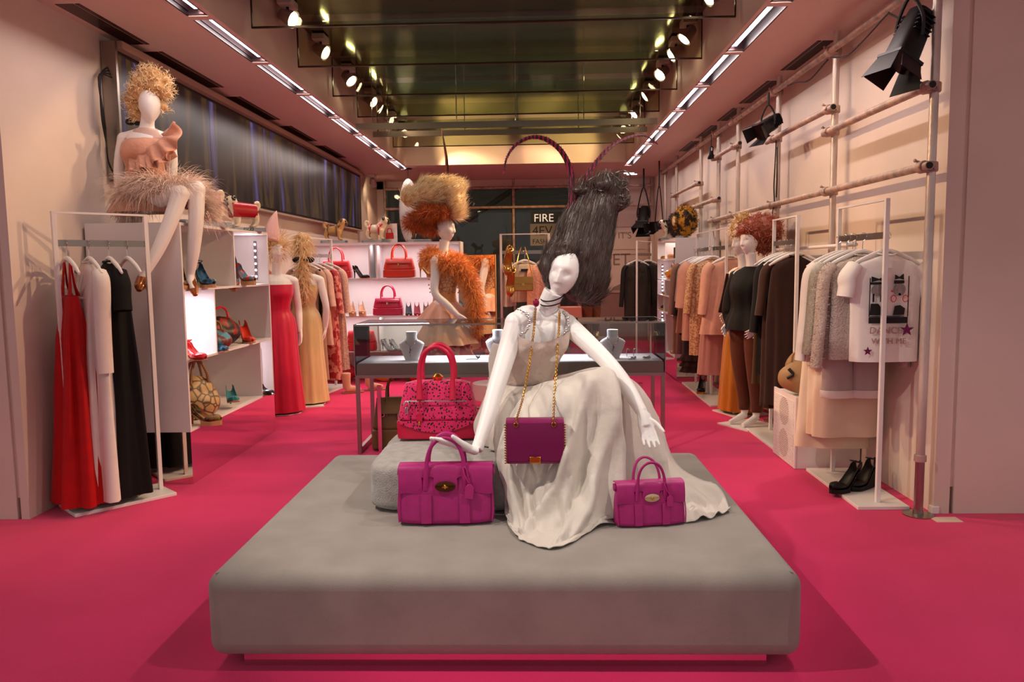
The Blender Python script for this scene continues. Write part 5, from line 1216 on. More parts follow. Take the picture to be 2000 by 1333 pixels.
# wig: wide pompadour over an orange roll
hb = MB()
WB = lambda u, v, y: at(u, v, y)-V(of.location)
for u, v, y, rx, ry, rz in ((845, 378, 7.4, .20, .19, .12), (880, 372, 7.4, .13, .17, .12), (815, 385, 7.42, .15, .16, .10), (890, 400, 7.38, .09, .13, .14), (798, 385, 7.42, .07, .1, .09), (870, 358, 7.38, .12, .12, .06), (840, 360, 7.4, .12, .12, .06), (898, 372, 7.36, .05, .05, .05), (898, 412, 7.42, .05, .09, .07)):
    hb.ell(WB(u, v, y), (rx, ry, rz), 16, 12)
M_wb = mat('honey_wig', 'ecc88c', .45, noise=.3, nscale=25, col2='a67a38'); M_wb2 = mat('honey_strand', 'fbeac4', .4)
wg = solid('wig', hb, M_wb, of, voxel=.012, it=4)
P_, N_ = sample(wg.data, 4200); tt = np.array([.5, .0, .35]); D_ = tt-N_*(N_ @ tt)[:, None]+N_*.04; strands('wig_strands', P_, D_, .10, .0035, M_wb2, wg, k=6, grav=.1, curl=.10, jit=.10)
P_, N_ = sample(wg.data, 700, keep=lambda p: p[:, 2] > np.percentile(np.array([v.co.z for v in wg.data.vertices]), 65)); strands('wig_curls', P_, N_, .06, .007, M_wb2, wg, k=8, grav=.1, curl=.9, jit=.4, twist=1.2)
hb = MB()
for u, v, y, rx, ry, rz in ((812, 432, 7.36, .10, .1, .06), (838, 416, 7.3, .12, .12, .055), (862, 416, 7.32, .10, .12, .05), (840, 440, 7.42, .09, .1, .08), (800, 440, 7.36, .05, .06, .04)):
    hb.ell(WB(u, v, y), (rx, ry, rz), 14, 10)
ro = solid('fur_headband', hb, mat('rust_fur', 'a54a1c', .75, noise=.4, nscale=30, col2='7a2f10', sheen=.3), of, voxel=.014, it=3)
P_, N_ = sample(ro.data, 2400); strands('headband_fur', P_, N_+np.array([-.3, 0, -.1]), .07, .0045, mat('rust_fur_tip', 'c2662a', .7), ro, k=4, grav=.4, jit=.35)
feather('feather', [WB(874, 385, 7.36)+V(of.location), WB(873, 345, 7.36)+V(of.location), WB(872, 310, 7.36)+V(of.location), WB(867, 278, 7.38)+V(of.location), WB(862, 250, 7.42)+V(of.location)], .03, .003, of, mat('feather_rust', '8a3c1c', .5, pattern='waves', col2='2a100a', pscale=7), mat('feather_rust_barb', '7a3216', .6), n=40)
# mirror panel beside her
mr = thing('standing_mirror', 'tall standing mirror showing the orange fur mannequin', 'mirror', (at(938, 600, 8.02).x, 8.02, 0), R(-16.5))
MB().b2((-.24, 0, 0.02), (.165, .012, 1.62)).build('mirror_glass', M_mirror, mr, smooth=False)
MB().b2((-.245, .012, 0), (.17, .03, 1.625)).build('backing', mat('mirror_backing', 'c99a5c', .5), mr, smooth=False)
MB().b2((-.2, -.02, 0), (.12, .25, .02)).build('foot', M_steel, mr, smooth=False)
# ---------------------------------------------------------------- lit rack behind the seated figure
cx_ = at(1026, 560, 8.9).x
rack('white clothes rack with gold bag and fur jacket at the back centre', (cx_, 8.9, 0), 0, L=.55, plate=.62, rail=1.66)
lamp('rack_light', 'SPOT', (1.43, 7.2, 3.6), 120, WARM, (cx_-.1, 8.9, 1.3), spot=22, blend=.6)
p = V((cx_-.18, 8.88, 1.675)); hanger('white hanger holding the black and white top', p, R(80)); garment('top', 'black and white sleeveless top on the back centre rack', 'top', p, R(80), cloth('bw_top', 'e6d5c5', .1), L=.5, sh=.34, ws=.34, wb=.36, group='clothes on the centre rack')
p = V((cx_+.0, 8.80, 1.675)); hanger('white hanger holding the graphic top', p, R(20)); gt = garment('top', 'cream graphic top with black blocks on the back centre rack', 'top', p, R(12), cloth('cream_top', 'e9d3b8', .1), L=.45, sh=.34, ws=.34, wb=.34, group='clothes on the centre rack')
for z, hh, w_ in ((-.22, .03, .12), (-.38, .09, .11)): MB().b2((-w_/2, -.075, z-hh/2), (w_/2, -.06, z+hh/2)).build('black_block', M_blackp, gt)
MB().b2((.06, -.078, -.30), (.075, -.065, -.25)).build('red_block', M_red, gt)
p = V((cx_+.2, 8.86, 1.675)); hanger('white hanger holding the pink fur jacket', p, R(60)); g_ = garment('jacket', 'blush pink fur jacket on the back centre rack', 'jacket', p, R(60), mat('pink_fur', 'e7a58c', .9, noise=.25, nscale=40, bump=1, bscale=60), L=.62, sh=.42, ws=.42, wb=.42, d=.18, sleeve=.5, sw=.075, group='clothes on the centre rack')
P_, N_ = sample(g_.children[0].data, 1400); strands('fur', P_, N_, .035, .004, MATS['pink_fur'], g_.children[0], k=3, grav=.5)
gb = thing('handbag', 'gold chain clutch hanging on the back centre rack', 'handbag', at(1022, 555, 8.55)); MB().b2((-.11, -.03, -.08), (.11, .03, .08)).build('body', M_goldl, gb, bevel=.012); MB().b2((-.11, -.036, -.0), (.11, -.028, .08)).build('flap', M_goldl, gb, bevel=.004); MB().b2((-.015, -.042, -.015), (.015, -.034, .01)).build('lock', M_gold, gb)
for sx in (-1, 1): MB().tube([(sx*.1, 0, .08), (sx*.06, .05, .27), (sx*.02, .2, .41)], .005, 6, n=10).build('chain_strap', M_gold, gb)
for k, (u, v) in enumerate(((985, 500), (990, 540))):
    s_ = shoe('%s gold platform sandal hanging at the left of the centre rack' % ('upper', 'lower')[k], at(u, v, 8.6), R(-70), M_goldl, M_goldl, heel=.12, plat=.03, strap=True, s=1.05, tilt=R(62))
p = V((cx_+.06, 9.2, 1.02)); garment('skirt', 'black skirt hung low behind the gold clutch', 'skirt', p+V((0, -.1, .15)), 0, M_blg, L=.6, sh=.3, ws=.3, wb=.36, neck=None, group='clothes on the centre rack')
# boots and folded pink stack right of the seated figure's neck
for k, (u, y) in enumerate(((1147, 8.6), (1163, 8.7))):
    q = at(u, 610, y); t = thing('tall_boot', 'brown leather tall boot hanging behind the wig, %s' % ('left' if k == 0 else 'right'), 'boot', (q.x, y, .72), group='tall boots')
    MB().lathe([(.035, .0), (.045, .1), (.06, .25), (.062, .36)], 16).build('shaft', mat('boot_brown', '7a3f22', .35), t); MB().lathe([(.064, .33), (.066, .44), (.05, .44)], 16).build('cuff', M_blackp, t)
    MB().tube([(0, 0, .02), (0, -.08, .0), (0, -.15, -.02)], [.04, .036, .02], 10, n=8).build('foot', M_goldl, t)
t = thing('side_table', 'small steel table carrying the tall boots', 'table', (at(1155, 610, 8.65).x, 8.6, 0)); MB().b2((-.3, -.25, .66), (.3, .2, .69)).build('table_top', M_steel, t, smooth=False)
for sx in (-.26, .26):
    for sy in (-.2, .16): MB().b2((sx-.012, sy-.012, 0), (sx+.012, sy+.012, .66)).build('leg', M_steel, t, smooth=False)
q = at(1117, 600, 8.5); tag(MB().b2((q.x-.13, 8.40, .69), (q.x+.10, 8.6, 1.05)).build('pink_box', mat('pink_box', 'd98a78', .6), smooth=False, bevel=.01), 'dusty pink box standing behind the mannequin neck', 'box')
# ---------------------------------------------------------------- rear: scaffold tubes, sign, posters, far rack
M_pipe = mat('flaking_pipe', 'c9a894', .5, .2, noise=.5, nscale=14, col2='8f8078', bump=.3, bscale=60)
for z, lb in ((3.03, 'upper'), (2.65, 'lower')):
    tag(MB().tube([(-2.9, 15.2, z), (2.3, 15.2, z)], .026, 10).build('scaffold_tube', M_pipe), '%s horizontal scaffold tube before the rear window' % lb, 'scaffold tube', 'rear scaffold tubes')
for u, lb in ((752, 'left'), (1003, 'right'), (1268, 'far right')):
    x = at(u, 400, 15.25).x; tag(MB().tube([(x, 15.25, 0), (x, 15.25, H)], .026, 10).build('scaffold_tube', M_pipe), '%s upright scaffold tube before the rear window' % lb, 'scaffold tube', 'rear scaffold tubes')
tag(MB().tube([at(900, 440, 16.6), at(1010, 365, 17.2)], .06, 8).build('stair_beam', mat('street_beam', '3d342c', .7)), 'dark slanting beam outside the rear window', 'beam')
sg = thing('window_sign', 'black and grey lettered sign reading FIRE 4EV FASH at the rear window', 'sign', (at(1075, 450, 15.42).x, 15.42, at(1075, 450, 15.42).z))
MB().b2((-.38, -.004, .14), (.42, .012, .36)).build('board', M_blackp, sg, smooth=False)
text('lettering', 'FIRE', (-.33, -.006, .17), (R(90), 0, 0), .22, mat('sign_light', 'd8cfc0', .5, emit='fff0dc', estr=.5), sg, align='LEFT')
text('lettering', '4EV', (-.36, -.004, -.09), (R(90), 0, 0), .25, M_blackp, sg, align='LEFT')
text('lettering', 'FASH', (-.36, -.004, -.26), (R(90), 0, 0), .13, M_blackp, sg, align='LEFT')
MB().b2((-.40, -.002, -.3), (.42, .004, .13)).build('pale_panel', mat('sign_grey', '8a8578', .7), sg, smooth=False)
po = thing('wall_lettering', 'grey lettering and a dress-form silhouette on the rear right wall', 'wall print', (at(1215, 500, 15.39).x, 15.395, at(1215, 500, 15.39).z))
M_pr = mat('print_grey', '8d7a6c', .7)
text('lettering', "IT'S", (.05, -.002, .34), (R(90), 0, 0), .18, M_pr, po); text('lettering', 'PET', (-.1, -.002, -.18), (R(90), 0, 0), .33, M_pr, po)
for z in (.56, .02, .12): MB().b2((-.5, -.003, z), (.45, 0, z+.008)).build('rule', M_pr, po, smooth=False)
MB().prism([(-.25, -1.0), (.35, -1.0), (.36, -.72), (.30, -.60), (.13, -.54), (.12, -.44), (.02, -.44), (.0, -.54), (-.18, -.62), (-.25, -.75)], .003, M=Matrix.Rotation(R(90), 4, 'X')).build('dress_form_silhouette', M_pr, po, smooth=False)  # flat grey dress-form outline laid on the wall
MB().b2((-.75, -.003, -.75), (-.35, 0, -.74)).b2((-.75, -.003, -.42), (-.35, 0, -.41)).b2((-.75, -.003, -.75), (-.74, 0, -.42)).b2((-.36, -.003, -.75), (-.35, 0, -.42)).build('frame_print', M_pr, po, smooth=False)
struct('trim_1', MB().b2((.86, 15.36, .95), (2.36, 15.4, 1.0)), mat('dado', 'b39a8e', .6)); struct('wall_dado', MB().b2((.86, 15.385, 0), (2.36, 15.4, .95)), mat('dado_paint', '8e6f68', .7))
# pendant oval
pn = thing('pendant_ornament', 'tall pale oval ornament hanging from the ceiling behind the blonde wig', 'ornament', at(797, 350, 13.4)); MB().ell((0, 0, -.55), (.17, .06, .56), 20, 14).build('oval', mat('pale_acrylic', 'd8cfca', .3, alpha=.85), pn); MB().tube([(0, 0, .0), (0, 0, H-pn.location.z)], .003, 5).build('wire', M_black, pn); MB().lathe([(.08, -.015), (.05, 0)], 16, c=(0, 0, H-pn.location.z)).build('ceiling_cup', M_black, pn)
# ceiling spots at the rear left, downlights at the rear right
spot_thing((-2.93, 14.2, 3.12), (-2.95, 15.3, 1.8), 'bright spotlight at the rear end of the left wall', 40)
for k, u in enumerate((1224, 1232)):
    q = at(u, 351-3*k, 15.0); tag(MB().b2((q.x-.09, 14.6+.2*k, H-.006), (q.x+.09, 14.68+.2*k, H)).build('downlight', M_tube, smooth=False), '%s small slot downlight at the rear right ceiling' % ('nearer', 'farther')[k], 'light', 'rear downlights')
# far right rack with shaggy coat
q = at(1258, 560, 12.4); rack('white clothes rack with shaggy dark coats at the rear right', (q.x, 12.4, 0), R(60), L=.6, plate=.7, rail=1.66)
M_shag = mat('shag_black', '14100f', .8, noise=.4, nscale=30)
for k, (dx, m) in enumerate(((-.12, M_shag), (.08, M_shag))):
    p = V((q.x+dx, 12.32+.2*k, 1.675)); hanger('white hanger holding the %s shaggy coat' % ('left', 'right')[k], p, R(10)); g_ = garment('coat', '%s shaggy black coat with woven skirt on the rear rack' % ('left', 'right')[k], 'coat', p, R(10), mat('woven_dark', '3a3026', .8, pattern='waves', col2='15110e', pscale=20), L=.95, sh=.42, ws=.42, wb=.40, d=.16, sleeve=.62, sw=.055, slm=M_shag, group='shaggy coats')
    P_, N_ = sample(g_.children[0].data, 1100, keep=lambda p: p[:, 2] > -.48); strands('fur', P_, N_, .07, .006, M_shag, g_.children[0], k=4, grav=.9)
# ---------------------------------------------------------------- scaffold along the right wall
M_tubeg = mat('galvanised_tube', 'b9aca4', .38, .55, noise=.6, nscale=7, col2='dccabd', bump=.25, bscale=70, stretch=(1, 1, .35))
def coupler(mb, p, s=1):
    x, y, z = p
    mb.lathe([(.031, -.028), (.036, -.022), (.036, .022), (.031, .028)], 12, c=(0, 0, 0), M=Matrix.Translation((x+.05, y, z)))
    mb.lathe([(.031, -.028), (.036, -.022), (.036, .022), (.031, .028)], 12, M=Matrix.Translation((x, y, z)) @ Matrix.Rotation(R(90), 4, 'X'))
    mb.b2((x+.005, y-.03, z-.03), (x+.045, y+.03, z+.03))
    for dy, dz in ((.045, .02), (-.045, -.02)):
        mb.tube([(x-.03, y+dy*.6, z+dz+.02), (x+.04, y+dy, z+dz)], .007, 6); mb.ell((x-.03, y+dy*.6, z+dz+.02), .011, 6, 5); mb.ell((x+.045, y+dy, z+dz+.01), .012, 6, 5)
RX, UX = 2.21, 2.26
RAILS = [('upper rail', 3.055, 4.3, 8.9, 0), ('upper rail far length', 3.06, 8.95, 13.6, 0), ('short rail above head height at the near upright', 2.47, 4.44, 6.05, 1), ('second short rail, next to the small spotlight', 2.635, 5.87, 7.5, 1), ('third short rail high up', 2.78, 8.47, 9.75, 1), ('fourth short rail near the back', 2.577, 10.5, 12.6, 1), ('rail stub above the black wig', 2.275, 9.38, 10.85, 1), ('long lowest rail', 2.03, 4.44, 9.9, 1)]
for lb, z, ya, yb, op in RAILS:
    t = tag(MB().tube([(RX, ya, z), (RX, (ya+yb)/2, z+.004), (RX, yb, z)], .0245, 12).build('scaffold_rail', M_pipe), 'horizontal scaffold pipe on the right wall: '+lb, 'scaffold pipe', 'right wall scaffold pipes')
    if op: MB().lathe([(.001, 0), (.019, 0), (.019, .002), (.001, .002)], 12, M=Matrix.Translation((RX, ya-.001, z)) @ Matrix.Rotation(R(90), 4, 'X')).build('end_shade_disc', M_dark, t)  # dark disc stands in for the shade inside the hollow pipe
UY = [4.52, 5.97, 7.32, 8.72, 9.63, 10.63, 12.42, 13.48]
for k, y in enumerate(UY):
    t = tag(MB().tube([(UX, y, .02), (UX, y, 1.2), (UX, y, H)], .0245, 12).build('scaffold_upright', M_tubeg), 'upright scaffold pole on the right wall, %s from the front' % ORD[k].replace('nearest', 'first'), 'scaffold pole', 'right wall scaffold poles')
    MB().lathe([(.001, 0), (.085, 0), (.085, .006), (.03, .01), (.03, .03), (.001, .03)], 20, c=(UX, y, 0)).build('base_jack', M_steel, t)
    if k == 0: MB().lathe([(.026, 0), (.034, .004), (.034, .04), (.026, .045)], 12, c=(UX, y, .32)).build('sleeve', M_tubeg, t); MB().tube([(UX, y, .02), (UX, y, .32)], .0255, 12).build('inner_tube', M_steel, t)
    for lb, z, ya, yb, op in RAILS:
        if ya-.12 < y < yb+.05:
            cm = MB(); coupler(cm, (RX, y, z)); cm.build('coupler', M_pipe, t)
# cables along the scaffold
def cable(label, pts, r=.006): return tag(MB().tube(pts, r, 6, n=30).build('cable', M_cable), label, 'cable', 'scaffold cables')
cable('black cable sagging under the upper rail near the big stage light', [(2.19, 4.75, 2.9), (2.17, 4.9, 2.99), (2.2, 5.02, 3.02), (2.19, 5.3, 2.96), (2.19, 5.6, 2.93), (2.2, 5.92, 3.0)])
cable('black cable looping along the upper rail past the second pole', [(2.2, 5.98, 3.0), (2.18, 6.3, 2.93), (2.18, 6.6, 2.98), (2.2, 6.9, 3.02)])
cable('black cable running down the third scaffold pole', [(2.23, 7.28, 2.65), (2.22, 7.27, 2.4), (2.21, 7.26, 2.2), (2.22, 7.27, 2.05), (2.2, 7.25, 1.95), (2.24, 7.3, 1.85)])
cable('black cable looping away from the third scaffold pole', [(2.23, 7.25, 2.55), (2.2, 7.15, 2.4), (2.2, 7.14, 2.25), (2.23, 7.25, 2.1)])
# stage lights ----------------------------------------------------------
def stage_light(label, loc, d, s=1, hook=.3):
    """loc: centre of the can ; d: beam direction"""
    t = thing('stage_light', label, 'stage light', loc, group='black stage lights'); d = V(d).normalized()
    q = d.to_track_quat('Z', 'Y').to_matrix().to_4x4() @ Matrix.Scale(s, 4)
    b = MB(); RgS = []
    for z, w_, h_ in ((-.20, .045, .045), (-.19, .065, .065), (-.02, .082, .082), (.12, .088, .088), (.13, .088, .088)):
        RgS.append([q @ V((math.copysign(abs(math.cos(a))**.6, math.cos(a))*w_, math.copysign(abs(math.sin(a))**.6, math.sin(a))*h_, z)) for a in np.linspace(0, 2*PI, 24, endpoint=False)])
    b.rings(RgS).build('can', M_black, t)
    MB().box((0, 0, .14), (.19, .19, .02), M=q).build('gel_frame', M_black, t)
    for a in range(4):
        Mq = q @ Matrix.Rotation(a*PI/2, 4, 'Z') @ Matrix.Translation((0, .09, .15)) @ Matrix.Rotation(R(-28 if a % 2 else -12), 4, 'X')
        w0, w1, l_ = (.085, .12, .15) if a % 2 == 0 else (.07, .085, .13)
        MB().add([(-w0, 0, 0), (w0, 0, 0), (w1, 0, l_), (-w1, 0, l_), (-w0, .003, 0), (w0, .003, 0), (w1, .003, l_), (-w1, .003, l_)], [(0, 1, 2, 3), (7, 6, 5, 4), (0, 4, 5, 1), (1, 5, 6, 2), (2, 6, 7, 3), (3, 7, 4, 0)], Mq).build('barn_door', M_black, t, smooth=False)
    for sx in (-1, 1):
        f_ = MB()
        for k in range(5): f_.box((sx*.075, 0, -.15+.03*k), (.03, .12, .006), M=q)
        f_.build('cooling_fins', M_black, t, kind='stuff')
    y_ = [V((0, 0, hook*1.0)), V((0, 0, hook*.75))]
    side = d.cross(V((0, 0, 1))).normalized()*.1*s
    MB().tube([side, side+V((0, 0, .12*s)), V((0, 0, hook*.62)), -side+V((0, 0, .12*s)), -side], .011*s, 6, n=20).build('yoke', M_black, t)
    MB().tube([(0, 0, hook*.6), (0, 0, hook)], .014*s, 8).build('hook_clamp', M_black, t)
    MB().box((.0, -.092, -.08), (.05, .004, .12), M=q).build('rating_plate', mat('label_white', 'd8cfc6', .5), t)
    return t
stage_light('large black stage light with barn doors on the near upper rail', at(1776, 78, 4.55), (-.30, -.10, -.62), .92, .38)
stage_light('small black stage light aimed down beside the third scaffold pole', at(1500, 245, 6.95), (-.62, -.35, -.42), .72, .28)
stage_light('black stage light hanging at the rear right corner', at(1257, 425, 14.0), (-.2, -.5, -.8), 1.1, H-at(1257, 425, 14.0).z)
stage_light('round black stage light below the rear corner light', at(1287, 440, 13.0), (-.7, -.5, -.2), .85, H-at(1287, 440, 13.0).z)
stage_light('tiny black light hanging from the upper rail at mid wall', at(1389, 296, 9.6), (0, 0, -1), .3, .2)
# ---------------------------------------------------------------- near right rack
rack('white clothes rack with white tops nearest on the right', (2.10, 5.06, 0), R(90), L=.72, plate=.9, wd=.31, rail=1.655, hooks=10)
RW = 0
def hung(name, label, cat, hl, loc, m, **k):
    hanger('white hanger holding the '+hl, loc, k.pop('hrz', RW)); return garment(name, label, cat, loc, k.pop('rz', RW), m, **k)
M_tee = cloth('white_jersey', 'f2ebe7', .05, bump=.08)
G1 = 'clothes on the near right rack'
tee = hung('t_shirt', 'white tee printed DANCE WITH ME with two purple stars', 't-shirt', 'printed tee', V((2.15, 4.80, 1.675)), M_tee, L=.66, sh=.44, ws=.40, wb=.40, d=.11, sleeve=.17, sw=.075, sl_spread=.03, folds=4, fa=.006, group=G1)
M_ink = mat('black_ink', '131012', .7); M_star = mat('purple_sequin', '7a1256', .3, .4, noise=.4, nscale=80); M_sil = mat('grey_glitter', '9b8e8c', .4, .4, noise=.4, nscale=120)
Yf = -.068
def decal(name, polys, m, y=Yf):
    for p in polys: MB().prism(p, .003, M=Matrix.Translation((0, y, 0)) @ Matrix.Rotation(R(90), 4, 'X')).build(name, m, tee, smooth=False)
rect = lambda a, b, c, d: [(a, b), (c, b), (c, d), (a, d)]
decal('print_frame', [rect(-.125, -.51, .085, -.505), rect(-.125, -.51, -.120, -.275), rect(.105, -.51, .110, -.265), rect(-.125, -.55, .108, -.512)], M_ink)
decal('print_bow', [[(-.115, -.30), (-.115, -.265), (-.07, -.28), (-.03, -.262), (-.03, -.30), (-.07, -.288)], [(.025, -.285), (.025, -.255), (.05, -.27), (.075, -.25), (.078, -.288), (.05, -.279)], rect(-.12, -.315, -.03, -.30), rect(.02, -.31, .08, -.29)], M_ink, Yf-.001)
circ = lambda cx, cy, r, ry=None, n=14: [(cx+math.cos(a)*r, cy+math.sin(a)*(ry or r)) for a in np.linspace(0, 2*PI, n, endpoint=False)]
decal('print_face', [circ(-.075, -.35, .04, .035), circ(.055, -.345, .035, .038)], M_sil)
decal('print_dress', [[(-.12, -.5), (-.055, -.5), (-.05, -.46), (-.07, -.43), (-.115, -.43)], [(.02, -.5), (.085, -.5), (.09, -.46), (.06, -.44), (.03, -.445)], rect(-.105, -.42, -.095, -.37), rect(-.06, -.42, -.05, -.38)], M_ink)
decal('print_lips', [circ(-.04, -.36, .008), circ(.055, -.375, .008), circ(-.035, -.46, .008), circ(.01, -.355, .006)], M_red)
for cx_e in (.02, .09): MB().tube([(cx_e+math.cos(a)*.016, Yf-.003, -.40+math.sin(a)*.02) for a in np.linspace(0, 2*PI, 16, endpoint=False)], .0025, 5, closed=True).build('print_hoop', M_red, tee)
M_pinkink = mat('pink_glitter', 'b08a88', .5, .2)
text('lettering', 'DANCE', (-.02, Yf-.002, -.612), (R(90), 0, 0), .058, M_pinkink, tee, .002); text('lettering', 'WITH ME', (.0, Yf-.002, -.675), (R(90), 0, 0), .05, M_pinkink, tee, .002)
star = lambda cx, cy, r: [(cx+math.sin(a*PI/5)*(r if a % 2 == 0 else r*.42), cy+math.cos(a*PI/5)*(r if a % 2 == 0 else r*.42)) for a in range(10)]
decal('star', [star(.105, -.59, .042)], M_star, Yf-.003); decal('star', [star(-.125, -.72, .028)], M_star, Yf-.001)
MB().b2((-.045, Yf-.03, -.28), (-.012, Yf-.027, -.215)).tube([(-.03, Yf-.02, -.215), (-.025, Yf-.01, -.17), (-.03, -.03, -.13)], .0012, 5).build('price_tag', mat('tag_white', 'e9e2dc', .6), tee)
M_bouc = mat('boucle_white', 'e3d2c6', .9, noise=.2, nscale=60, bump=1, bscale=90, dist=.02); M_seq = mat('silver_sequin', 'b9b3a6', .35, .5, noise=.5, nscale=150, bump=.8, bscale=150)
g_ = hung('jacket', 'white boucle fringed jacket behind the printed tee', 'jacket', 'boucle jacket', V((2.06, 4.93, 1.675)), M_bouc, L=.66, sh=.44, ws=.42, wb=.42, d=.13, sleeve=.62, sw=.055, group=G1)
for k_ in g_.children:
    if k_.name.startswith('sleeve'):
        P_, N_ = sample(k_.data, 500); strands('fringe', P_, N_, .02, .004, M_bouc, k_, k=3)
hung('jacket', 'silver sequin cardigan on the near right rack', 'cardigan', 'sequin cardigan', V((2.04, 5.03, 1.675)), M_seq, L=.64, sh=.44, ws=.42, wb=.44, d=.12, sleeve=.55, sw=.055, group=G1)
hung('shirt', 'plain white blouse behind the sequin cardigan', 'blouse', 'white blouse', V((2.04, 5.13, 1.675)), M_whg, L=.70, sh=.46, ws=.44, wb=.46, d=.12, sleeve=.6, sw=.055, group=G1)
hung('coat', 'long ivory coat at the back of the near right rack', 'coat', 'ivory coat', V((2.09, 5.24, 1.675)), cloth('ivory_wool', 'ecd7bd', .05, bump=.1), L=1.22, sh=.42, ws=.42, wb=.46, d=.16, db=.2, sleeve=.62, sw=.06, folds=4, group=G1)
hung('dress', 'cream flared dress at the far end of the near right rack', 'dress', 'cream dress', V((2.08, 5.36, 1.675)), cloth('cream_crepe', 'efdcc0', .05, bump=.1), L=1.32, sh=.40, ws=.36, wb=.50, d=.14, db=.22, folds=3, group=G1)
sh_ = thing('shorts', 'pale grey tailored shorts hung below the white tops', 'shorts', (2.07, 5.06, 1.0), 0, group=G1)
for sx in (-1, 1):
    MB().rings([[(sx*.095+math.cos(a)*w_, math.sin(a)*.05, z) for a in np.linspace(0, 2*PI, 20, endpoint=False)] for z, w_ in ((0, .085), (-.12, .095), (-.3, .10), (-.37, .104))], cap=False).build('leg', cloth('grey_suiting', 'b9aaa6', .08), sh_, ang=180)
    MB().rings([[(sx*.095+math.cos(a)*w_, math.sin(a)*.055, z) for a in np.linspace(0, 2*PI, 20, endpoint=False)] for z, w_ in ((-.335, .105), (-.34, .111), (-.38, .111), (-.385, .105))], cap=False).build('cuff', M_whg, sh_)
MB().b2((-.18, -.05, -.02), (.18, .05, .03)).build('waistband', MATS['grey_suiting'], sh_, bevel=.01)
MB().tube([(-.1, 0, .03), (-.02, 0, .28), (0, 0, .655), (.02, 0, .28), (.1, 0, .03)], .003, 5).build('clip_cord', M_chrome, sh_)
# white side rail running to the next rack
tag(MB().tube([(2.17, 5.3, 1.615), (2.17, 7.6, 1.615)], .013, 8).build('hanging_rail', M_white), 'long white hanging rail linking the racks along the right wall', 'rail')
for k, (x, y, rz) in enumerate(((2.0, 4.98, R(170)), (2.13, 5.06, R(160)))):
    shoe('black %s wedge slingback on the near right rack base' % ('left', 'right')[k], (x+.1, y, .023), R(205+8*k), M_black, M_black, heel=.10, plat=.025, wedge=(k == 1), strap=True, s=1.0, heelm=mat('black_suede', '0d0b0c', .8))
tag(MB().b2((2.30, 4.38, 0), (2.45, 4.47, .003)).build('floor_card', mat('paper', 'e6c9b8', .8), smooth=False), 'small white card lying on the carpet by the front pole', 'card')
tag(MB().b2((2.345, 4.53, 0), (2.39, 4.58, .045)).build('white_cube', M_white, smooth=False, bevel=.004), 'small white plastic block at the foot of the front pole', 'block')
# ---------------------------------------------------------------- white ventilated cabinet with bags on it
sp_ = thing('ventilated_cabinet', 'white ventilated cabinet with two round louvres beside the near right rack', 'cabinet', (2.10, 5.81, 0))
MB().b2((-.21, -.25, 0), (.25, .25, .515)).build('body', M_white, sp_, smooth=False, bevel=.004)
MB().b2((-.222, -.255, .004), (-.21, .255, .53)).build('grille_frame', M_white, sp_, smooth=False)
for zc in (.385, .14):
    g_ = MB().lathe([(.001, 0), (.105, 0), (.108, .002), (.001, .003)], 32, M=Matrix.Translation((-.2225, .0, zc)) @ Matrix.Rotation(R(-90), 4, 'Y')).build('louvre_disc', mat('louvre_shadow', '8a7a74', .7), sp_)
sl = MB()
for k in range(38):
    z = .025+k*.0125; sl.b2((-.227, -.22, z), (-.2225, .22, z+.006))
sl.build('louvre_slats', M_white, sp_, smooth=False, kind='stuff')
M_khaki = mat('khaki_leather', 'a58055', .55, noise=.15, nscale=14)
kb = slouch('khaki leather bucket bag with dark buckle on the ventilated cabinet', (1.97, 5.74, .532), R(-20), M_khaki, .32, .2, .24, nz=.012); MB().tube([(-.08, -.09, .19), (-.05, -.1, .15), (-.09, -.1, .12)], .012, 6, n=8).build('buckle_strap', M_cable, kb)
slouch('second khaki bag leaning behind the bucket bag on the cabinet', (2.08, 5.95, .532), R(-10), mat('khaki_dark', '957349', .55), .3, .17, .33, nz=.014)
# ---------------------------------------------------------------- brown rack
rack('white clothes rack with dark brown clothes, second on the right', (2.08, 6.50, 0), R(90), L=.6, plate=.82, wd=.36, rail=1.665, hooks=10)
M_brown = cloth('dark_brown', '2e1912', .15); M_brown2 = cloth('chocolate', '3b2218', .15); M_choc = cloth('brown_green', '4a3418', .15)
G2 = 'clothes on the brown rack'
b0 = hung('dress', 'dark brown sleeveless maxi dress, frontmost on the second rack', 'dress', 'brown maxi dress', V((2.12, 6.34, 1.685)), M_brown, L=1.22, sh=.38, ws=.40, wb=.42, d=.14, db=.2, folds=4, group=G2)
hung('dress', 'chocolate brown maxi dress behind the front one', 'dress', 'chocolate dress', V((2.11, 6.46, 1.685)), M_brown2, L=1.26, sh=.38, ws=.38, wb=.42, d=.14, db=.2, sleeve=.4, folds=5, group=G2)
hung('coat', 'black-brown coat in the middle of the second rack', 'coat', 'black-brown coat', V((2.10, 6.58, 1.685)), M_blg, L=1.0, sh=.38, ws=.38, wb=.40, d=.14, sleeve=.55, group=G2)
hung('dress', 'olive brown dress at the far end of the second rack', 'dress', 'olive dress', V((2.10, 6.70, 1.685)), M_choc, L=1.1, sh=.38, ws=.38, wb=.42, d=.14, group=G2)
M_bz = mat('bronze_mesh', '8a6a34', .35, .7, pattern='cells', col2='241a10', pscale=40)
for k, (x, y) in enumerate(((2.0, 6.2), (2.06, 6.42))): shoe('bronze mesh ankle bootie on the second rack base, %s' % ('nearer', 'farther')[k], (x+.02, y, .023), R(250), M_bz, heel=.11, plat=.03, strap=True, s=1.1)
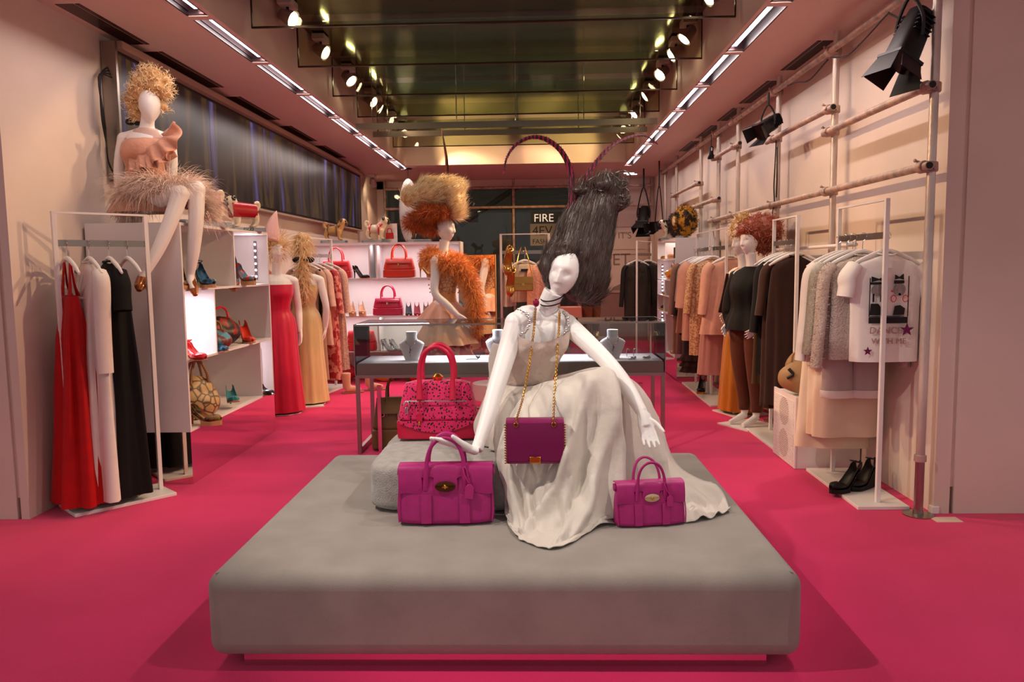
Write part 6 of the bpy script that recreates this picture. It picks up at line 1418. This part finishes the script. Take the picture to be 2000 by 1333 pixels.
# ---------------------------------------------------------------- dressed mannequins on the right
def dressed(label, loc, rz, arms, h=1.8):
    t = thing('mannequin', label, 'mannequin', loc, rz); mb = MB(); figure(mb, (0, 0, .012), 0, arms, h=h); solid('body', mb, M_skin, t, voxel=.0056, it=3)
    MB().b2((-.2, -.2, 0), (.2, .2, .012)).build('stand_plate', M_white, t, smooth=False); return t
mA = dressed('mannequin in a black blouse and brown cropped trousers on the right', (1.97, 7.1, 0), R(-62), [((-.27, .06, 1.1), (-.2, -.08, .92), (-.16, -.2, .84)), ((.27, .06, 1.1), (.2, -.08, .92), (.16, -.2, .84))])
M_mus = mat('mustard_silk', 'c07a12', .5, noise=.15, nscale=10, sheen=.3, stretch=(6, 6, .5)); M_brt = cloth('brown_trouser', '5e3322', .12)
shell([(0, .01, 1.47, .07, .06), (0, .01, 1.41, .20, .10), (0, -.01, 1.28, .19, .16), (0, -.01, 1.1, .18, .14), (0, -.0, .98, .24, .18), (0, 0, .90, .26, .2)], n=56, folds=7, fa=.05, sub=22).build('blouse', M_blg, mA, ang=180)
for sx in (-1, 1):
    MB().tube([(sx*.17, .01, 1.40), (sx*.25, .04, 1.2), (sx*.26, .04, 1.02), (sx*.22, -.04, .92)], [.075, .1, .11, .05], 14, n=14).build('sleeve', M_blg, mA, ang=180)
    MB().tube([(sx*.085, 0, .95), (sx*.092, -.01, .7), (sx*.088, -.01, .48), (sx*.08, .015, .3), (sx*.078, .018, .14)], [.12, .105, .075, .062, .05], 16, n=18).build('trouser_leg', M_brt, mA, ang=180)
hb = MB()
for q, r in (((0, -.03, 1.80), (.098, .11, .06)), ((0, .05, 1.78), (.12, .13, .12)), ((.06, .14, 1.80), (.12, .12, .13)), ((-.06, .12, 1.84), (.1, .1, .11)), ((0, .16, 1.70), (.12, .1, .12))): hb.ell(q, r, 14, 10)
wg = solid('wig', hb, mat('rust_wig', '9a4a30', .5, noise=.4, nscale=25, col2='6e2c1c'), mA, voxel=.012, it=3); P_, N_ = sample(wg.data, 900); strands('wig_curls', P_, N_, .07, .007, mat('rust_strand', 'b5664a', .5), wg, k=7, curl=.8, jit=.4, twist=1.3)
mB = dressed('mannequin in a mustard yellow gown with white flowers in its hair on the right', (2.06, 7.72, 0), R(-70), [((-.30, .16, 1.14), (-.20, -.05, .98), (-.14, -.16, .92)), ((.30, .16, 1.14), (.20, -.05, .98), (.14, -.16, .92))])
shell([(0, .01, 1.46, .06, .05), (0, .01, 1.40, .18, .10), (0, -.01, 1.28, .155, .14), (0, -.01, 1.08, .128, .10), (0, 0, .95, .18, .14), (0, 0, .5, .2, .18), (0, 0, .04, .23, .21)], n=64, folds=11, fa=.04, sub=34, grow=1.3).build('gown', M_mus, mB, ang=180)
MB().tube([(-.02, -.16, 1.40), (-.05, -.17, 1.2), (-.1, -.17, 1.02)], [.02, .035, .05], 10, n=12, flat=.5).build('dark_drape', M_brown2, mB)
hb = MB()
for q, r in (((0, -.03, 1.80), (.098, .11, .06)), ((0, .05, 1.78), (.11, .13, .10)), ((.0, .0, 1.90), (.08, .09, .09)), ((0, -.08, 1.84), (.07, .06, .06))): hb.ell(q, r, 14, 10)
wg = solid('wig', hb, mat('mustard_wig', 'b5832e', .5, noise=.4, nscale=25, col2='8a5a18'), mB, voxel=.012, it=3); P_, N_ = sample(wg.data, 700); strands('wig_curls', P_, N_, .07, .007, M_blond2, wg, k=7, curl=.8, jit=.4, twist=1.3)
fw = MB()
for k in range(34):
    a = random.uniform(0, 6.28); c = V((math.cos(a)*.10, -.02+math.sin(a)*.11, 1.80+random.uniform(-.03, .07)))
    for p in range(5): fw.ell(c+V((math.cos(p*1.26)*.016, -.012, math.sin(p*1.26)*.016)), (.013, .006, .013), 7, 5)
fw.build('flower_crown', mat('petal_cream', 'ecd9bf', .7), mB, kind='stuff')
# ---------------------------------------------------------------- blush rack and grey rack
M_blush = cloth('blush_chiffon_b', 'd9a690', .12, bump=.2); M_lace = mat('gold_lace', 'd9b487', .5, pattern='noise', col2='b07f58', pscale=60, bump=.5); M_pleat = mat('pleated_rose', 'c08a80', .6, noise=.1, stretch=(30, 30, .3), nscale=3, sheen=.2)
rack('white clothes rack with blush blouses, third on the right', (1.99, 8.40, 0), R(90), L=.62, plate=.72, wd=.32, rail=1.665, hooks=10)
G3 = 'clothes on the blush rack'
hung('blouse', 'blush pleated chiffon blouse, frontmost on the third rack', 'blouse', 'blush blouse', V((2.06, 8.22, 1.685)), M_blush, L=.80, sh=.46, ws=.46, wb=.62, d=.14, db=.2, sleeve=.5, sw=.08, folds=9, fa=.014, group=G3)
hung('skirt', 'pleated rose dress below the blush blouse', 'dress', 'pleated dress', V((2.04, 8.33, 1.60)), M_pleat, L=1.16, sh=.4, ws=.44, wb=.56, d=.16, db=.2, folds=14, fa=.012, group=G3)
hung('jacket', 'gold lace jacket in the middle of the third rack', 'jacket', 'gold lace jacket', V((1.94, 8.46, 1.685)), M_lace, L=1.05, sh=.46, ws=.46, wb=.48, d=.15, sleeve=.5, sw=.065, group=G3)
hung('tunic', 'blush silk tunic with wide sleeves at the far end of the third rack', 'tunic', 'silk tunic', V((1.92, 8.58, 1.685)), cloth('blush_silk', 'cf9c8a', .1), L=.9, sh=.48, ws=.5, wb=.56, d=.16, sleeve=.45, sw=.12, group=G3)
rack('white clothes rack with grey and taupe clothes, fourth on the right', (2.0, 9.24, 0), R(90), L=.7, plate=.86, wd=.32, rail=1.665, hooks=10)
G4 = 'clothes on the grey rack'
hung('poncho', 'taupe poncho jacket, frontmost on the fourth rack', 'poncho', 'taupe poncho', V((1.97, 8.96, 1.685)), cloth('taupe_wool', 'a97c68', .12), L=.85, sh=.46, ws=.56, wb=.66, d=.16, sleeve=.4, sw=.12, group=G4)
gg = hung('dress', 'charcoal grey long dress with dark ruffled hem on the fourth rack', 'dress', 'charcoal dress', V((1.98, 9.12, 1.685)), cloth('charcoal', '474246', .12), L=1.2, sh=.44, ws=.44, wb=.48, d=.14, sleeve=.5, group=G4)
for k in range(3): gg2 = shell([(0, 0, -1.22-.07*k, .23, .1), (0, 0, -1.32-.07*k, .27, .13)], n=70, folds=13, fa=.05, sub=6, ph=k); gg2.build('ruffle', cloth('ruffle_dark', '3a2622', .2), gg, ang=180)
hung('coat', 'black coat in the middle of the fourth rack', 'coat', 'black coat', V((1.97, 9.28, 1.685)), M_blg, L=.9, sh=.44, ws=.44, wb=.46, d=.14, sleeve=.58, group=G4)
hung('coat', 'mushroom brown coat at the far end of the fourth rack', 'coat', 'mushroom coat', V((1.95, 9.46, 1.685)), cloth('mushroom', '8a6a5c', .12), L=1.15, sh=.46, ws=.46, wb=.5, d=.16, sleeve=.58, sw=.07, group=G4)
shoe('black and gold pump on the fourth rack base', (1.95, 8.95, .023), R(250), M_black, M_goldl, heel=.11, plat=.02, heelm=M_gold)
# ---------------------------------------------------------------- right shelf unit
rs = thing('shelf_unit', 'white open shelf unit at the rear of the right wall', 'shelf', (2.06, 10.6, 0)); q0, q1 = -.27, .27; ya, yb = -.72, .72
MB().b2((q1-.018, ya, .3), (q1, yb, 1.812)).build('back_panel', M_cab, rs, smooth=False)
for y in (ya, yb-.02): MB().b2((q0, y, .3), (q1-.018, y+.02, 1.812)).build('side_panel', M_cab, rs, smooth=False)
MB().b2((q0, ya, 1.812), (q1, yb, 1.832)).build('top_panel', M_cab, rs, smooth=False)
RZ = [1.56, 1.28, 1.06, .83, .30]
for z in RZ: MB().b2((q0, ya+.02, z), (q1-.018, yb-.02, z+.014)).build('shelf_board', M_cab, rs, smooth=False)
for y, a, b in ((.1, 1.574, 1.812), (.1, 1.074, 1.28), (.0, .314, .83), (.2, .844, 1.06)): MB().b2((q0+.004, y-.008, a), (q1-.018, y+.008, b)).build('divider', M_cab, rs, smooth=False)
MB().b2((q0+.03, ya+.03, 0), (q1-.02, yb-.03, .3)).build('plinth', M_mirror, rs, smooth=False)
leds(rs, q0+.07, yb-.024, [1.12+.05*k for k in range(8)]); leds(rs, q0+.07, yb-.024, [.5+.05*k for k in range(7)])
lamp('led_glow', 'AREA', (1.87, 11.28, 1.3), 1.5, (1, .86, .92), (1.9, 10.6, 1.3), size=.04, sy=.35); lamp('shelf_glow', 'AREA', (1.95, 10.6, 1.79), 3, (1, .8, .7), (1.95, 10.6, 0), size=.3, sy=1.2)
X_ = 2.04
for k, y in enumerate((11.12, 11.0)): shoe('gold pump at the far end of the top right shelf, %s of the pair' % ('left', 'right')[k], (X_, y, 1.575), R(190), M_goldl, heel=.09)
for k, y in enumerate((10.55, 10.42)): shoe('cream patterned shoe on the top right shelf, %s of the pair' % ('left', 'right')[k], (X_, y, 1.575), R(190), M_nude, heel=.10, plat=.02)
tag(MB().b2((1.83, 10.08, 1.575), (2.0, 10.25, 1.72)).build('dark_box', M_blackp, bevel=.005), 'small black box on the top right shelf', 'box')
slouch('yellow leather clutch with an orange shoe on the second right shelf', (1.95, 10.95, 1.295), R(90), mat('yellow_leather', 'e0a018', .4), .36, .2, .16)
shoe('orange pump behind the yellow clutch on the right shelves', (2.04, 10.55, 1.295), R(190), mat('orange_leather', 'c8501a', .35), heel=.11, plat=.02)
shoe('tan sandal on the third right shelf', (X_, 10.95, 1.075), R(190), mat('orange_tan', 'c07a40', .4), heel=.05)
shoe('dark brown tall bootie on the fourth right shelf', (X_, 11.1, .845), R(190), mat('dk_bootie', '3a2018', .5), heel=.10, plat=.03, strap=True)
shoe('red and green printed pump on the fourth right shelf', (X_, 10.6, .845), R(200), mat('redgreen', 'b8301c', .35, pattern='noise', col2='2a6a4a', pscale=30), heel=.11, plat=.02)
slouch('white leather handbag on the bottom right shelf', (1.93, 11.0, .315), R(90), mat('white_leather', 'e6d3cc', .4), .42, .2, .34)
shoe('rose pump on the bottom right shelf', (X_, 10.3, .315), R(190), mat('rose_leather', 'd8837a', .4), heel=.09)
# on top of the right shelf
pug('pug figurine with a black mask at the far end of the right shelf top', (1.93, 11.1, 1.833), R(190), 1.15, bodym=M_pugc, harness=M_black)
for k, (y, m, s_, lb) in enumerate(((10.72, mat('sable_fur', '3a2a20', .8, noise=.4, nscale=40), 1.0, 'dark brown fur hat on a stand on the right shelf top'), (10.2, mat('blackgold_fur', '241a0c', .8, pattern='noise', col2='b8801c', pscale=16), 1.12, 'black and gold feathered hat on a stand on the right shelf top'))):
    t = thing('fur_hat', lb, 'hat', (1.97, y, 1.833), R(180), scale=s_); b = MB(); b.ell((0, 0, .20), (.13, .17, .17), 20, 14, fn=lambda p: p+p.normalized()*.02*noise3(p, 18)); o = b.build('crown', m, t)
    MB().lathe([(.06, 0), (.06, .01), (.015, .02), (.015, .08)], 14).build('stand', M_chrome, t)
    P_, N_ = sample(o.data, 1500); strands('fur', P_, N_, .035, .006, m, o, k=3, jit=.4)
    MB().ell((.13 if k else .12, 0, .2), (.02, .06, .06), 12, 8).build('face_patch', M_pugc if k else M_pugb, t)
for k, y in enumerate((10.0, 10.45, 10.9)): tag(MB().b2((1.82, y-.06, 1.833), (1.9, y+.06, 1.86)).build('acrylic_block', M_acryl, smooth=False), 'clear acrylic block on the right shelf top, %s from the front' % ('first', 'second', 'third')[k], 'display block', 'acrylic blocks')
